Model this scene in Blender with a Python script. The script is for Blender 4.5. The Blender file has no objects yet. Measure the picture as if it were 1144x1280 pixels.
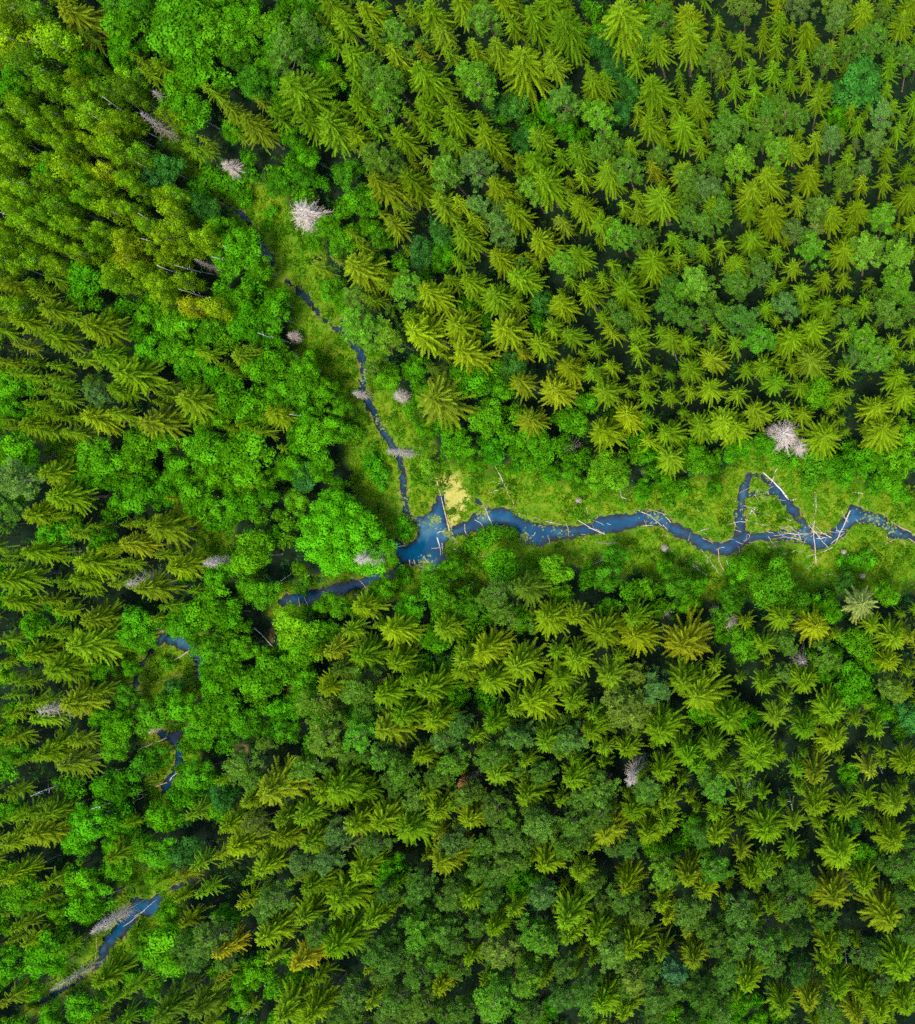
import bpy, math, random
import numpy as np
from mathutils import Vector

rng = np.random.default_rng(11)
random.seed(11)
scene = bpy.context.scene

# ------------------------------------------------------------------ camera
# a drone looking straight down; the picture is the western part of its view
CAM_H = 250.0
FOC = 1493.0            # focal length in photograph pixels (1144 x 1280)
NX, NY = 960.0, 640.0   # photograph pixel straight below the camera
cam = bpy.data.cameras.new('camera')
cam.sensor_fit = 'VERTICAL'
cam.sensor_height = 24.0
cam.sensor_width = 24.0
cam.lens = FOC / 1280.0 * 24.0
cam.shift_x = (572.0 - NX) / 1280.0
cam.clip_start = 1.0
cam.clip_end = 6000.0
cam_o = bpy.data.objects.new('camera', cam)
scene.collection.objects.link(cam_o)
cam_o.location = (0, 0, CAM_H)
cam_o.rotation_euler = (0, 0, 0)
scene.camera = cam_o

# ------------------------------------------------------------------ world, sun, exposure
SUN_EL, SUN_AZ = 72.0, 186.0       # azimuth clockwise from north (+Y)
w = bpy.data.worlds.new('World')
scene.world = w
w.use_nodes = True
nt = w.node_tree
nt.nodes.clear()
out = nt.nodes.new('ShaderNodeOutputWorld')
bg = nt.nodes.new('ShaderNodeBackground')
sky = nt.nodes.new('ShaderNodeTexSky')
sky.sky_type = 'NISHITA'
sky.sun_disc = False
sky.sun_elevation = math.radians(SUN_EL)
sky.sun_rotation = math.radians(SUN_AZ)
sky.air_density = 1.0
sky.dust_density = 1.0
bg.inputs['Strength'].default_value = 0.15
nt.links.new(sky.outputs[0], bg.inputs['Color'])
nt.links.new(bg.outputs[0], out.inputs['Surface'])
sun = bpy.data.lights.new('sun', 'SUN')
sun.energy = 1.5
sun.angle = math.radians(16.0)
sun.color = (1.0, 0.95, 0.85)
sun_o = bpy.data.objects.new('sun', sun)
scene.collection.objects.link(sun_o)
az, el = math.radians(SUN_AZ), math.radians(SUN_EL)
to_sun = Vector((math.sin(az) * math.cos(el), math.cos(az) * math.cos(el), math.sin(el)))
sun_o.rotation_euler = to_sun.to_track_quat('Z', 'Y').to_euler()
sun_o.location = (0, 0, 200)
scene.view_settings.view_transform = 'Standard'
scene.view_settings.look = 'None'
scene.view_settings.gamma = 1.0
scene.view_settings.use_curve_mapping = False
scene.view_settings.exposure = 1.86
scene.cycles.max_bounces = 5
scene.cycles.diffuse_bounces = 3
scene.cycles.glossy_bounces = 2
scene.cycles.transmission_bounces = 3
scene.cycles.transparent_max_bounces = 4
scene.cycles.use_denoising = False
scene.cycles.denoiser = 'OPENIMAGEDENOISE'
scene.cycles.denoising_prefilter = 'ACCURATE'
scene.cycles.use_adaptive_sampling = True
scene.cycles.adaptive_threshold = 0.02


def P(px, py, z=0.0):
    """photograph pixel -> point at height z"""
    k = (CAM_H - z) / FOC
    return np.array([(px - NX) * k, (NY - py) * k, z])


def PX(x, y, z=0.0):
    k = FOC / (CAM_H - z)
    return NX + x * k, NY - y * k


M2PX = FOC / CAM_H
COL = scene.collection


# ------------------------------------------------------------------ materials
def mat(name):
    m = bpy.data.materials.new(name)
    m.use_nodes = True
    m.node_tree.nodes.clear()
    return m, m.node_tree


def N(t, kind, **kw):
    n = t.nodes.new(kind)
    for k, v in kw.items():
        if k in n.inputs.keys():
            n.inputs[k].default_value = v
        else:
            setattr(n, k, v)
    return n


def math_node(t, op, a, b=None):
    n = t.nodes.new('ShaderNodeMath')
    n.operation = op
    for i, v in enumerate((a, b)):
        if v is None:
            continue
        if isinstance(v, (int, float)):
            n.inputs[i].default_value = v
        else:
            t.links.new(v, n.inputs[i])
    return n.outputs[0]


def mix_col(t, fac, a, b, blend='MIX'):
    n = t.nodes.new('ShaderNodeMix')
    n.data_type = 'RGBA'
    n.blend_type = blend
    for sock, v in ((n.inputs[0], fac), (n.inputs[6], a), (n.inputs[7], b)):
        if isinstance(v, (int, float)):
            sock.default_value = v
        elif isinstance(v, tuple):
            sock.default_value = (*v, 1.0)
        else:
            t.links.new(v, sock)
    return n.outputs[2]


def ramp(t, fac, stops):
    n = t.nodes.new('ShaderNodeValToRGB')
    el = n.color_ramp.elements
    while len(el) < len(stops):
        el.new(0.5)
    for e, (p, c) in zip(el, stops):
        e.position = p
        e.color = (*c, 1.0)
    t.links.new(fac, n.inputs[0])
    return n.outputs[0]


def foliage_material(name, from_object, fresh=(1.35, 1.25, 0.9), transl=0.28):
    """leaf colour = colour of the tree, each twig a little different, young shoots paler"""
    m, t = mat(name)
    o = N(t, 'ShaderNodeOutputMaterial')
    if from_object:
        base = N(t, 'ShaderNodeObjectInfo').outputs['Color']
    else:
        base = N(t, 'ShaderNodeAttribute', attribute_name='tint').outputs['Color']
    r = N(t, 'ShaderNodeAttribute', attribute_name='vary').outputs['Fac']
    f = N(t, 'ShaderNodeAttribute', attribute_name='fresh').outputs['Fac']
    v = math_node(t, 'MULTIPLY_ADD', r, 0.95)
    t.nodes[-1].inputs[2].default_value = 0.52
    cmb = N(t, 'ShaderNodeCombineColor')
    for i in range(3):
        t.links.new(v, cmb.inputs[i])
    c = mix_col(t, 1.0, base, cmb.outputs[0], 'MULTIPLY')
    c2 = mix_col(t, 1.0, c, fresh, 'MULTIPLY')
    c = mix_col(t, f, c, c2)
    d = N(t, 'ShaderNodeBsdfDiffuse')
    tr = N(t, 'ShaderNodeBsdfTranslucent')
    t.links.new(c, d.inputs[0])
    t.links.new(c, tr.inputs[0])
    mx = N(t, 'ShaderNodeMixShader')
    mx.inputs[0].default_value = transl
    t.links.new(d.outputs[0], mx.inputs[1])
    t.links.new(tr.outputs[0], mx.inputs[2])
    t.links.new(mx.outputs[0], o.inputs[0])
    return m


def bark_material(name, a, b, scale=3.0, stretch=(1, 1, 0.3), rough=0.85):
    m, t = mat(name)
    o = N(t, 'ShaderNodeOutputMaterial')
    tc = N(t, 'ShaderNodeTexCoord')
    mp = N(t, 'ShaderNodeMapping')
    mp.inputs['Scale'].default_value = stretch
    t.links.new(tc.outputs['Object'], mp.inputs[0])
    nz = N(t, 'ShaderNodeTexNoise', Scale=scale, Detail=4.0)
    t.links.new(mp.outputs[0], nz.inputs['Vector'])
    c = ramp(t, nz.outputs[0], [(0.38, a), (0.62, b)])
    p = N(t, 'ShaderNodeBsdfPrincipled', Roughness=rough)
    t.links.new(c, p.inputs['Base Color'])
    t.links.new(p.outputs[0], o.inputs[0])
    return m


M = {}
M['leaf'] = foliage_material('leaf_foliage', True, (1.3, 1.15, 1.0), 0.3)
M['needle'] = foliage_material('needle_foliage', True, (1.6, 1.52, 0.9), 0.2)
M['leaf_mass'] = foliage_material('leaf_foliage_mass', False, (1.3, 1.15, 1.0), 0.3)
M['needle_mass'] = foliage_material('needle_foliage_mass', False, (1.6, 1.52, 0.9), 0.2)
M['spruce_bark'] = bark_material('spruce_bark', (0.09, 0.065, 0.05), (0.2, 0.16, 0.13))
M['pine_bark'] = bark_material('pine_bark', (0.16, 0.085, 0.05), (0.30, 0.2, 0.14))
M['birch_bark'] = bark_material('birch_bark', (0.12, 0.11, 0.1), (0.72, 0.7, 0.66), 2.0, (1, 1, 3.0))
M['alder_bark'] = bark_material('alder_bark', (0.1, 0.09, 0.075), (0.22, 0.2, 0.17))
M['dead_wood'] = bark_material('weathered_wood', (0.34, 0.27, 0.20), (0.54, 0.445, 0.345), 2.5)
M['white_wood'] = bark_material('peeled_birch', (0.32, 0.29, 0.25), (0.54, 0.50, 0.44), 2.0, (1, 1, 2))
M['grey_wood'] = bark_material('grey_dead_wood', (0.19, 0.15, 0.11), (0.36, 0.295, 0.225), 2.5)
M['log_wood'] = bark_material('bleached_log', (0.23, 0.185, 0.12), (0.44, 0.375, 0.275), 4.0)
M['brown_log'] = bark_material('brown_log', (0.2, 0.13, 0.06), (0.45, 0.34, 0.18), 4.0)
M['red_twigs'] = bark_material('rust_needles', (0.28, 0.09, 0.02), (0.5, 0.2, 0.05), 5.0, (1, 1, 1))


# ------------------------------------------------------------------ mesh helpers
class Geo:
    """collects quads (and tubes) with two per-vertex numbers: vary and fresh"""

    def __init__(self):
        self.v, self.f, self.a, self.n = [], [], [], 0

    def quads(self, q, vary, fresh):
        """q (n,4,3)"""
        q = np.asarray(q, dtype=np.float32)
        n = len(q)
        if n == 0:
            return
        self.v.append(q.reshape(-1, 3))
        self.f.append(np.arange(n * 4, dtype=np.int64).reshape(n, 4) + self.n)
        va = np.broadcast_to(np.asarray(vary, dtype=np.float32).reshape(-1, 1) if np.ndim(vary) else vary, (n, 4))
        fr = np.asarray(fresh, dtype=np.float32)
        if fr.ndim == 1:
            fr = fr.reshape(-1, 1)
        fr = np.broadcast_to(fr, (n, 4))
        self.a.append(np.stack([va.reshape(-1), fr.reshape(-1)], 1))
        self.n += n * 4

    def tube(self, pts, rad, sides=6, cap=True):
        pts = np.asarray(pts, dtype=np.float64)
        rad = np.asarray(rad, dtype=np.float64)
        k = len(pts)
        d = np.gradient(pts, axis=0)
        d /= np.linalg.norm(d, axis=1, keepdims=True) + 1e-9
        ref = np.array([0.0, 0.0, 1.0]) if abs(d[0][2]) < 0.8 else np.array([1.0, 0.0, 0.0])
        u = np.cross(d, ref)
        u /= np.linalg.norm(u, axis=1, keepdims=True) + 1e-9
        w_ = np.cross(d, u)
        an = np.arange(sides) / sides * 2 * math.pi
        ring = pts[:, None] + rad[:, None, None] * (u[:, None] * np.cos(an)[None, :, None] + w_[:, None] * np.sin(an)[None, :, None])
        base = self.n
        self.v.append(ring.reshape(-1, 3).astype(np.float32))
        self.a.append(np.full((k * sides, 2), 0.5, dtype=np.float32))
        i = np.arange(k - 1)[:, None] * sides
        j = np.arange(sides)[None]
        j2 = (j + 1) % sides
        f = np.stack([i + j, i + j2, i + sides + j2, i + sides + j], -1).reshape(-1, 4) + base
        self.f.append(f)
        self.n += k * sides
        if cap and sides == 6:
            for r0 in (0, (k - 1) * sides):
                self.f.append(np.array([[r0, r0 + 1, r0 + 2, r0 + 3], [r0, r0 + 3, r0 + 4, r0 + 5]]) + base)

    def arrays(self):
        return np.concatenate(self.v), np.concatenate(self.f), np.concatenate(self.a)

    def mesh(self, name, material, smooth=False):
        v, f, a = self.arrays()
        return make_mesh(name, v, f, material, a, smooth)


def make_mesh(name, v, f, material, a=None, smooth=False, tint=None):
    me = bpy.data.meshes.new(name)
    me.vertices.add(len(v))
    me.vertices.foreach_set('co', np.ascontiguousarray(v, dtype=np.float32).ravel())
    me.loops.add(f.size)
    me.loops.foreach_set('vertex_index', np.ascontiguousarray(f, dtype=np.int32).ravel())
    me.polygons.add(len(f))
    me.polygons.foreach_set('loop_start', np.arange(0, f.size, f.shape[1], dtype=np.int32))
    me.polygons.foreach_set('loop_total', np.full(len(f), f.shape[1], dtype=np.int32))
    if smooth:
        me.polygons.foreach_set('use_smooth', np.ones(len(f), dtype=bool))
    if a is not None:
        for i, nm in enumerate(('vary', 'fresh')):
            at = me.attributes.new(nm, 'FLOAT', 'POINT')
            at.data.foreach_set('value', np.ascontiguousarray(a[:, i], dtype=np.float32))
    if tint is not None:
        at = me.attributes.new('tint', 'FLOAT_COLOR', 'POINT')
        at.data.foreach_set('color', np.ascontiguousarray(tint, dtype=np.float32).ravel())
    me.materials.append(material)
    me.update(calc_edges=True)
    return me


def link(name, me, parent=None):
    o = bpy.data.objects.new(name, me)
    COL.objects.link(o)
    if parent:
        o.parent = parent
    return o


def tag(o, label=None, cat=None, group=None, kind=None):
    if label:
        o['label'] = label
    if cat:
        o['category'] = cat
    if group:
        o['group'] = group
    if kind:
        o['kind'] = kind
    return o


def unit(v):
    return v / (np.linalg.norm(v, axis=-1, keepdims=True) + 1e-9)
# ------------------------------------------------------------------ trees: one set of meshes per species
def trunk_geo(h, r0, r1, r, bend=0.25, sides=6, flare=1.35):
    g = Geo()
    z = np.array([-0.4, 0.5, h * 0.25, h * 0.5, h * 0.75, h])
    off = np.cumsum(r.normal(0, bend, (6, 2)), 0) * (z / h)[:, None].clip(0)
    rad = np.array([r0 * flare, r0, r0 * 0.82, r0 * 0.62, r0 * 0.4, r1])
    g.tube(np.c_[off * 0.5, z], rad, sides)
    return g


def add_branch_fan(g, r, az, z0, L, elev, sag, twig, fresh0, dens=0.27, wid=0.13):
    """one flat spruce or fir bough: a midrib strip with paired side twigs"""
    n = max(3, int(L / 0.45))
    u = np.linspace(0, 1, n + 1)
    bend = r.normal(0, 0.16)
    a = az + bend * u
    rad = L * u
    zz = z0 + L * (math.tan(elev) * u - sag * u ** 2 + 0.5 * sag * u ** 3.2)
    pts = np.stack([np.cos(a) * rad, np.sin(a) * rad, zz], 1)
    side = np.stack([-np.sin(a), np.cos(a), np.zeros(n + 1)], 1)
    wv = (0.085 * (1 - 0.75 * u) + 0.03)[:, None]
    Lf, Rt = pts + side * wv, pts - side * wv
    q = np.stack([Lf[:-1], Rt[:-1], Rt[1:], Lf[1:]], 1)
    vb = r.uniform(0, 1)
    fr = fresh0 * u ** 1.5
    g.quads(q, vb, np.stack([fr[:-1], fr[:-1], fr[1:], fr[1:]], 1))
    k = max(2, int(L * 0.9 / dens))
    uu = np.linspace(0.12, 0.98, k)
    uu = np.concatenate([uu, (uu + 0.03).clip(0, 1)])
    sg = np.concatenate([np.ones(k), -np.ones(k)])
    p = np.stack([np.interp(uu, u, pts[:, i]) for i in range(3)], 1)
    aa = az + bend * uu
    tl = twig * (1.18 - 0.8 * uu) * r.uniform(0.7, 1.25, len(uu))
    ang = aa + sg * r.uniform(0.65, 1.05, len(uu))
    slope = -0.45 - r.uniform(0, 0.6, len(uu))
    d = np.stack([np.cos(ang), np.sin(ang), slope], 1)
    tipp = p + d * tl[:, None]
    pw = np.stack([-np.sin(ang), np.cos(ang), r.normal(0, 0.25, len(uu))], 1) * (wid * r.uniform(0.7, 1.2, len(uu)))[:, None]
    q = np.stack([p - pw * 0.6, p + pw * 0.6, tipp + pw * 0.42, tipp - pw * 0.42], 1)
    f0 = fresh0 * (0.35 + 0.4 * uu)
    f1 = (f0 + 0.35 * fresh0).clip(0, 1)
    g.quads(q, (vb * 0.45 + 0.55 * r.uniform(0, 1, len(uu))), np.stack([f0, f0, f1, f1], 1))


def spruce_crown(seed, H, R, lod=1.0, length=10.0, gap=0.72, many=(6, 9), up=36, feather=1.0):
    r = np.random.default_rng(seed)
    g = Geo()
    top = H - 0.1
    z = top - 0.4
    low = H - length
    lop = r.uniform(0, 6.28)
    amp = r.uniform(0.05, 0.28)
    while z > low:
        d = top - z
        depth = d / length
        L0 = R * min(1.0, 0.10 + 1.05 * depth ** 0.86)
        if depth > 0.75:
            L0 *= 1.0 - 0.5 * (depth - 0.75)
        elev = math.radians(up - 64 * min(1, depth * 1.4))
        nb = int(r.integers(*many)) if depth > 0.1 else 6
        a0 = r.uniform(0, 6.28)
        for b in range(nb):
            if r.uniform() < 0.07 and depth > 0.2:
                continue
            az = a0 + (b + r.normal(0, 0.3)) / nb * 6.283
            L = L0 * r.uniform(0.5, 1.12) * (1 + amp * math.cos(az - lop))
            add_branch_fan(g, r, az, z + r.uniform(-0.25, 0.25), L, elev + r.normal(0, 0.08), 0.2 + 0.12 * r.uniform(),
                           feather * min(0.42, 0.22 + 0.08 * L), 0.8 * r.uniform(0.2, 1.1), dens=0.19 / lod, wid=0.08 / lod ** 0.6)
        z -= gap * (0.62 + 0.38 * min(1, depth * 2)) / lod ** 0.4 * r.uniform(0.85, 1.15)
    # leading shoot
    for k in range(4):
        a = k * 1.57 + r.uniform(0, 1)
        d = np.array([math.cos(a), math.sin(a), 0]) * 0.09
        p0, p1 = np.array([0, 0, top - 0.9]), np.array([0, 0, top + 0.55])
        g.quads([[p0 - d, p0 + d, p1 + d * 0.4, p1 - d * 0.4]], 0.8, 0.8)
    return g


def needle_burst(g, r, c, R, n, L, wid, fresh, flat=0.75):
    d = r.normal(0, 1, (n, 3))
    d[:, 2] = np.abs(d[:, 2]) * 0.9 - 0.25
    d = unit(d)
    d[:, 2] *= flat
    p0 = c + d * (R * r.uniform(0.1, 0.55, n))[:, None]
    p1 = p0 + d * (L * r.uniform(0.7, 1.25, n))[:, None]
    s = unit(np.cross(d, r.normal(0, 1, (n, 3)))) * (wid * r.uniform(0.7, 1.2, n))[:, None]
    vb = r.uniform(0, 1)
    va = 0.75 * vb + 0.25 * r.uniform(0, 1, n)
    fr = fresh * r.uniform(0.4, 1, n)
    g.quads(np.stack([p0 - s * 0.8, p0 + s * 0.8, p1 + s * 0.5, p1 - s * 0.5], 1), va, np.stack([fr * 0.3, fr * 0.3, fr, fr], 1))


def pine_crown(seed, H, R, lod=1.0):
    r = np.random.default_rng(seed)
    g = Geo()
    limbs = Geo()
    ch = H * r.uniform(0.30, 0.4)
    n = int(44 * lod)
    golden = 2.39996
    lean = r.normal(0, 0.25, 2) * R * 0.3
    lob = r.uniform(0, 6.28, 3)
    for i in range(n):
        u = (i + 0.5) / n
        z = H - ch * u ** 1.15
        a = i * golden + r.normal(0, 0.5)
        prof = math.sin(min(1, 0.16 + 0.95 * u) * math.pi * 0.62) ** 0.9
        rr = R * prof * math.sqrt(r.uniform(0.12, 1.0)) * (1 + 0.22 * math.cos(2 * a + lob[0]) + 0.12 * math.cos(3 * a + lob[1]))
        c = np.array([math.cos(a) * rr + lean[0] * (1 - u), math.sin(a) * rr + lean[1] * (1 - u), z - 0.10 * rr + r.normal(0, 0.25)])
        cs = r.uniform(0.5, 0.95)
        for q in range(4):
            o = r.normal(0, 1, 3) * np.array([0.5, 0.5, 0.28]) * cs
            needle_burst(g, r, c + o, 0.34, int(26 * lod ** 0.3), 0.36, 0.085 / lod ** 0.4, r.uniform(0.0, 1.1) * (1.15 - 0.8 * u))
        if i % 2 == 0:
            st = np.array([0, 0, z - 0.8 - 0.25 * rr])
            limbs.tube(np.array([st, (st + c) / 2 + np.array([0, 0, -0.3]), c - np.array([0, 0, 0.3])]), [0.06, 0.04, 0.015], 4, False)
    return g, limbs


def leaf_lobe(g, r, c, R, n, size, vb, fresh, up=0.35, squash=0.8):
    d = unit(r.normal(0, 1, (n, 3)) + np.array([0, 0, up]))
    rad = R * (1 - 0.45 * r.uniform(0, 1, n) ** 2)
    rad *= 1 + 0.30 * np.sin(d[:, 0] * 5 + vb * 9) * np.cos(d[:, 1] * 4.3 + vb * 5)
    p = c + d * rad[:, None] * np.array([1, 1, squash])
    nn = unit(d + r.normal(0, 0.27, (n, 3)))
    s = unit(np.cross(nn, r.normal(0, 1, (n, 3))))
    t_ = np.cross(nn, s)
    sz = (size * r.uniform(0.65, 1.3, n))[:, None]
    s, t_ = s * sz, t_ * sz * 0.72
    q = np.stack([p - s, p - t_ * 0.9 + s * 0.1, p + s, p + t_ * 0.9 - s * 0.1], 1)
    va = 0.82 * vb + 0.18 * r.uniform(0, 1, n)
    g.quads(q, va, (fresh * r.uniform(0.3, 1.0, n)))


def broad_crown(seed, H, R, depth, n_lobe, lobe_r, leaf=0.2, per=150, lod=1.0, squash=0.8):
    """round broadleaved crown: leafy lobes on limbs"""
    r = np.random.default_rng(seed)
    g = Geo()
    limbs = Geo()
    ctr = H - depth * 0.62
    ph = r.uniform(0, 6.28, 4)
    for i in range(n_lobe):
        u = (i + 0.5) / n_lobe
        a = i * 2.39996 + r.normal(0, 0.35)
        el_ = math.asin(max(-1, min(1, 1 - 1.35 * u)))
        ou = r.uniform(0.72, 1.02) if i % 5 else r.uniform(0.3, 0.6)
        wob = 1 + 0.16 * math.cos(2 * a + ph[0]) + 0.12 * math.cos(3 * a + ph[1]) + 0.07 * math.cos(5 * a + ph[2])
        rr = max(0.1, (R - lobe_r * 0.55)) * math.cos(el_) * ou * wob
        c = np.array([math.cos(a) * rr, math.sin(a) * rr, ctr + math.sin(el_) * (depth * 0.55 - lobe_r * 0.35) * ou + r.normal(0, 0.2)])
        lr = lobe_r * r.uniform(0.7, 1.25)
        leaf_lobe(g, r, c, lr, int(per * (lr / lobe_r) ** 2 * lod), leaf / lod ** 0.45, r.uniform(0, 1), r.uniform(0.0, 0.8), squash=squash)
        if i % 2 == 0:
            st = np.array([0, 0, max(0.3, ctr - depth * 0.45)])
            mid = (st + c) / 2 + np.array([0, 0, -0.2])
            limbs.tube(np.array([st, mid, c]), [0.11, 0.07, 0.03], 4, False)
    return g, limbs


def birch_crown(seed, H, R, lod=1.0):
    """narrow round-topped crown of soft sprays"""
    r = np.random.default_rng(seed)
    g = Geo()
    limbs = Geo()
    low = H * 0.38
    n = int(38 * lod)
    ph = r.uniform(0, 6.28, 2)
    for i in range(n):
        u = (i + 0.5) / n
        z = H - 0.7 - (H - low) * u ** 0.95
        prof = math.sin((0.13 + 0.72 * u) * math.pi) ** 0.7
        a = i * 2.39996 + r.normal(0, 0.5)
        rr = R * prof * r.uniform(0.3, 0.85) * (1 + 0.2 * math.cos(2 * a + ph[0]))
        c = np.array([math.cos(a) * rr, math.sin(a) * rr, z])
        leaf_lobe(g, r, c, r.uniform(0.7, 1.05), int(105 * lod ** 0.3), 0.145 / lod ** 0.4, r.uniform(0, 1), (1 - u) ** 2 * r.uniform(0.5, 1.0), up=0.3, squash=1.05)
        if i % 5 == 0:
            st = np.array([0, 0, z - 1.6 - 0.2 * rr])
            limbs.tube(np.array([st, (st + c) / 2, c - np.array([0, 0, 0.7])]), [0.04, 0.03, 0.012], 3, False)
    return g, limbs


def bare_crown(seed, H, R, dens=1.0, thick=0.045, low=0.12, taper=0.9):
    """the needleless boughs of a dead spruce"""
    r = np.random.default_rng(seed)
    g = Geo()
    z = H - 0.3
    while z > H * low:
        d = (H - z) / (H * (1 - low))
        L0 = R * min(1.0, 0.22 + 1.1 * d ** taper) * (1 - 0.35 * max(0, d - 0.65))
        nb = int(r.integers(4, 8))
        a0 = r.uniform(0, 6.28)
        for b in range(nb):
            if r.uniform() < 0.12:
                continue
            az = a0 + (b + r.normal(0, 0.25)) / nb * 6.283
            L = L0 * r.uniform(0.45, 1.15)
            e = math.radians(30 - 55 * d) + r.normal(0, 0.15)
            u = np.array([0, 0.35, 0.7, 1.0])
            a = az + r.normal(0, 0.15) * u
            p = np.stack([np.cos(a) * L * u, np.sin(a) * L * u, z + L * (math.tan(e) * u - 0.28 * u ** 2 + 0.12 * u ** 3)], 1)
            g.tube(p, thick * np.array([1.1, 0.85, 0.55, 0.25]) * (0.7 + 0.3 * L / R), 3, False)
            m = max(1, int(L / 0.55 * dens))
            for k in range(m):
                uu = 0.2 + 0.78 * (k + r.uniform()) / m
                q0 = np.array([np.interp(uu, u, p[:, i]) for i in range(3)])
                sa = az + r.choice([-1, 1]) * r.uniform(0.4, 0.95)
                tl = r.uniform(0.3, 0.75) * (1.1 - 0.6 * uu) * min(1, 0.4 + L / 3)
                q1 = q0 + np.array([math.cos(sa), math.sin(sa), r.uniform(-0.6, 0.05)]) * tl
                g.tube(np.array([q0, q1]), thick * np.array([0.5, 0.25]), 3, False)
        z -= r.uniform(0.28, 0.5) / dens ** 0.5
    return g


def thin_pole(h, r0, seed, stubs=6):
    r = np.random.default_rng(seed)
    g = trunk_geo(h, r0, r0 * 0.35, r, 0.35)
    s = Geo()
    for k in range(stubs):
        z = h * r.uniform(0.45, 0.98)
        a = r.uniform(0, 6.28)
        L = r.uniform(0.3, 0.9)
        p0 = np.array([0, 0, z])
        p1 = p0 + np.array([math.cos(a) * L, math.sin(a) * L, L * r.uniform(0.1, 0.7)])
        s.tube(np.array([p0, (p0 + p1) / 2, p1]), [0.05, 0.035, 0.015], 4, False)
    return g, s


# prototypes: height, crown radius, trunk with limbs, crown, and a lighter crown for the far-off mass
PROTO = {}


def add_proto(key, H, R, trunk, tmat, crown, cmat, limbs=None, low=None):
    if limbs is not None and limbs.n:
        v, f, a = limbs.arrays()
        trunk.v.append(v)
        trunk.f.append(f + trunk.n)
        trunk.a.append(a)
        trunk.n += len(v)
    d = dict(H=H, R=R, trunk=trunk.mesh(key + '_trunk', tmat, True), crown=crown.mesh(key + '_crown', cmat),
             low=low.arrays() if low is not None else None)
    PROTO.setdefault(key, []).append(d)


for k in range(11):
    r = np.random.default_rng(100 + k)
    H, R = 20.0, 3.0 + 0.3 * r.uniform(-1, 1)
    add_proto('spruce', H, R, trunk_geo(H - 0.4, 0.22, 0.03, r, 0.12), M['spruce_bark'],
              spruce_crown(100 + k, H, R, 1.0, 6.8 + 0.36 * k, r.uniform(0.38, 0.5), [(8, 11), (8, 12), (9, 13), (7, 10)][k % 4], r.uniform(30, 50), r.uniform(0.75, 1.1)), M['needle'],
              low=spruce_crown(150 + k, H, R, 0.6, 8.5) if k < 4 else None)
for k in range(5):
    r = np.random.default_rng(120 + k)
    H, R = 22.0, [3.2, 3.5, 3.1, 3.6, 3.3][k]
    add_proto('tall_spruce', H, R, trunk_geo(H - 0.4, 0.26, 0.03, r, 0.12), M['spruce_bark'], spruce_crown(120 + k, H, R, 1.0, 11.0, r.uniform(0.42, 0.52), (8, 12), r.uniform(28, 42), r.uniform(0.75, 1.0)), M['needle'])
for k in range(7):
    r = np.random.default_rng(200 + k)
    H, R = 21.0, 2.7
    c, l = pine_crown(200 + k, H, R)
    c2, _ = pine_crown(250 + k, H, R, 0.5)
    add_proto('pine', H, R, trunk_geo(H - 0.8, 0.2, 0.05, r, 0.2), M['pine_bark'], c, M['needle'], l, c2 if k < 4 else None)
for k in range(7):
    r = np.random.default_rng(300 + k)
    H, R = 18.0, 2.3
    c, l = birch_crown(300 + k, H, R)
    c2, _ = birch_crown(350 + k, H, R, 0.5)
    add_proto('birch', H, R, trunk_geo(H - 3.0, 0.12, 0.04, r, 0.2), M['birch_bark'], c, M['leaf'], l, c2 if k < 3 else None)
for k in range(7):
    r = np.random.default_rng(400 + k)
    H, R = 13.0, 3.0
    c, l = broad_crown(400 + k, H, R, 5.6, 32, 0.95, 0.15, 180)
    c2, _ = broad_crown(450 + k, H, R, 5.6, 16, 1.3, 0.22, 120, 0.5)
    add_proto('alder', H, R, trunk_geo(H - 2.0, 0.16, 0.06, r, 0.25), M['alder_bark'], c, M['leaf'], l, c2 if k < 3 else None)
c, l = broad_crown(490, 16.0, 8.4, 9.5, 190, 1.3, 0.16, 280)
add_proto('great_alder', 16.0, 8.4, trunk_geo(11.0, 0.4, 0.12, np.random.default_rng(490), 0.3), M['alder_bark'], c, M['leaf'], l)
for k in range(5):
    r = np.random.default_rng(500 + k)
    H, R = 3.6, 2.0
    c, l = broad_crown(500 + k, H, R, 2.8, 13, 0.75, 0.15, 90)
    add_proto('willow', H, R, trunk_geo(1.8, 0.07, 0.03, r, 0.15, 5), M['alder_bark'], c, M['leaf'], l)
for k in range(4):
    r = np.random.default_rng(600 + k)
    H, R = 18.0, 2.5
    add_proto('dead', H, R, trunk_geo(H - 0.2, 0.2, 0.03, r, 0.1), M['dead_wood'], bare_crown(600 + k, H, R, 2.2, 0.05, 0.3, 0.7), M['dead_wood'])
for k in range(3):
    r = np.random.default_rng(620 + k)
    H, R = 18.0, 2.3
    add_proto('grey_dead', H, R, trunk_geo(H - 0.2, 0.18, 0.03, r, 0.1), M['grey_wood'], bare_crown(620 + k, H, R, 0.6, 0.05, 0.2), M['grey_wood'])
for k in range(4):
    t_, s_ = thin_pole(17.0, 0.14, 700 + k, 3)
    add_proto('snag', 17.0, 1.0, t_, M['white_wood'], s_, M['white_wood'])
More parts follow.
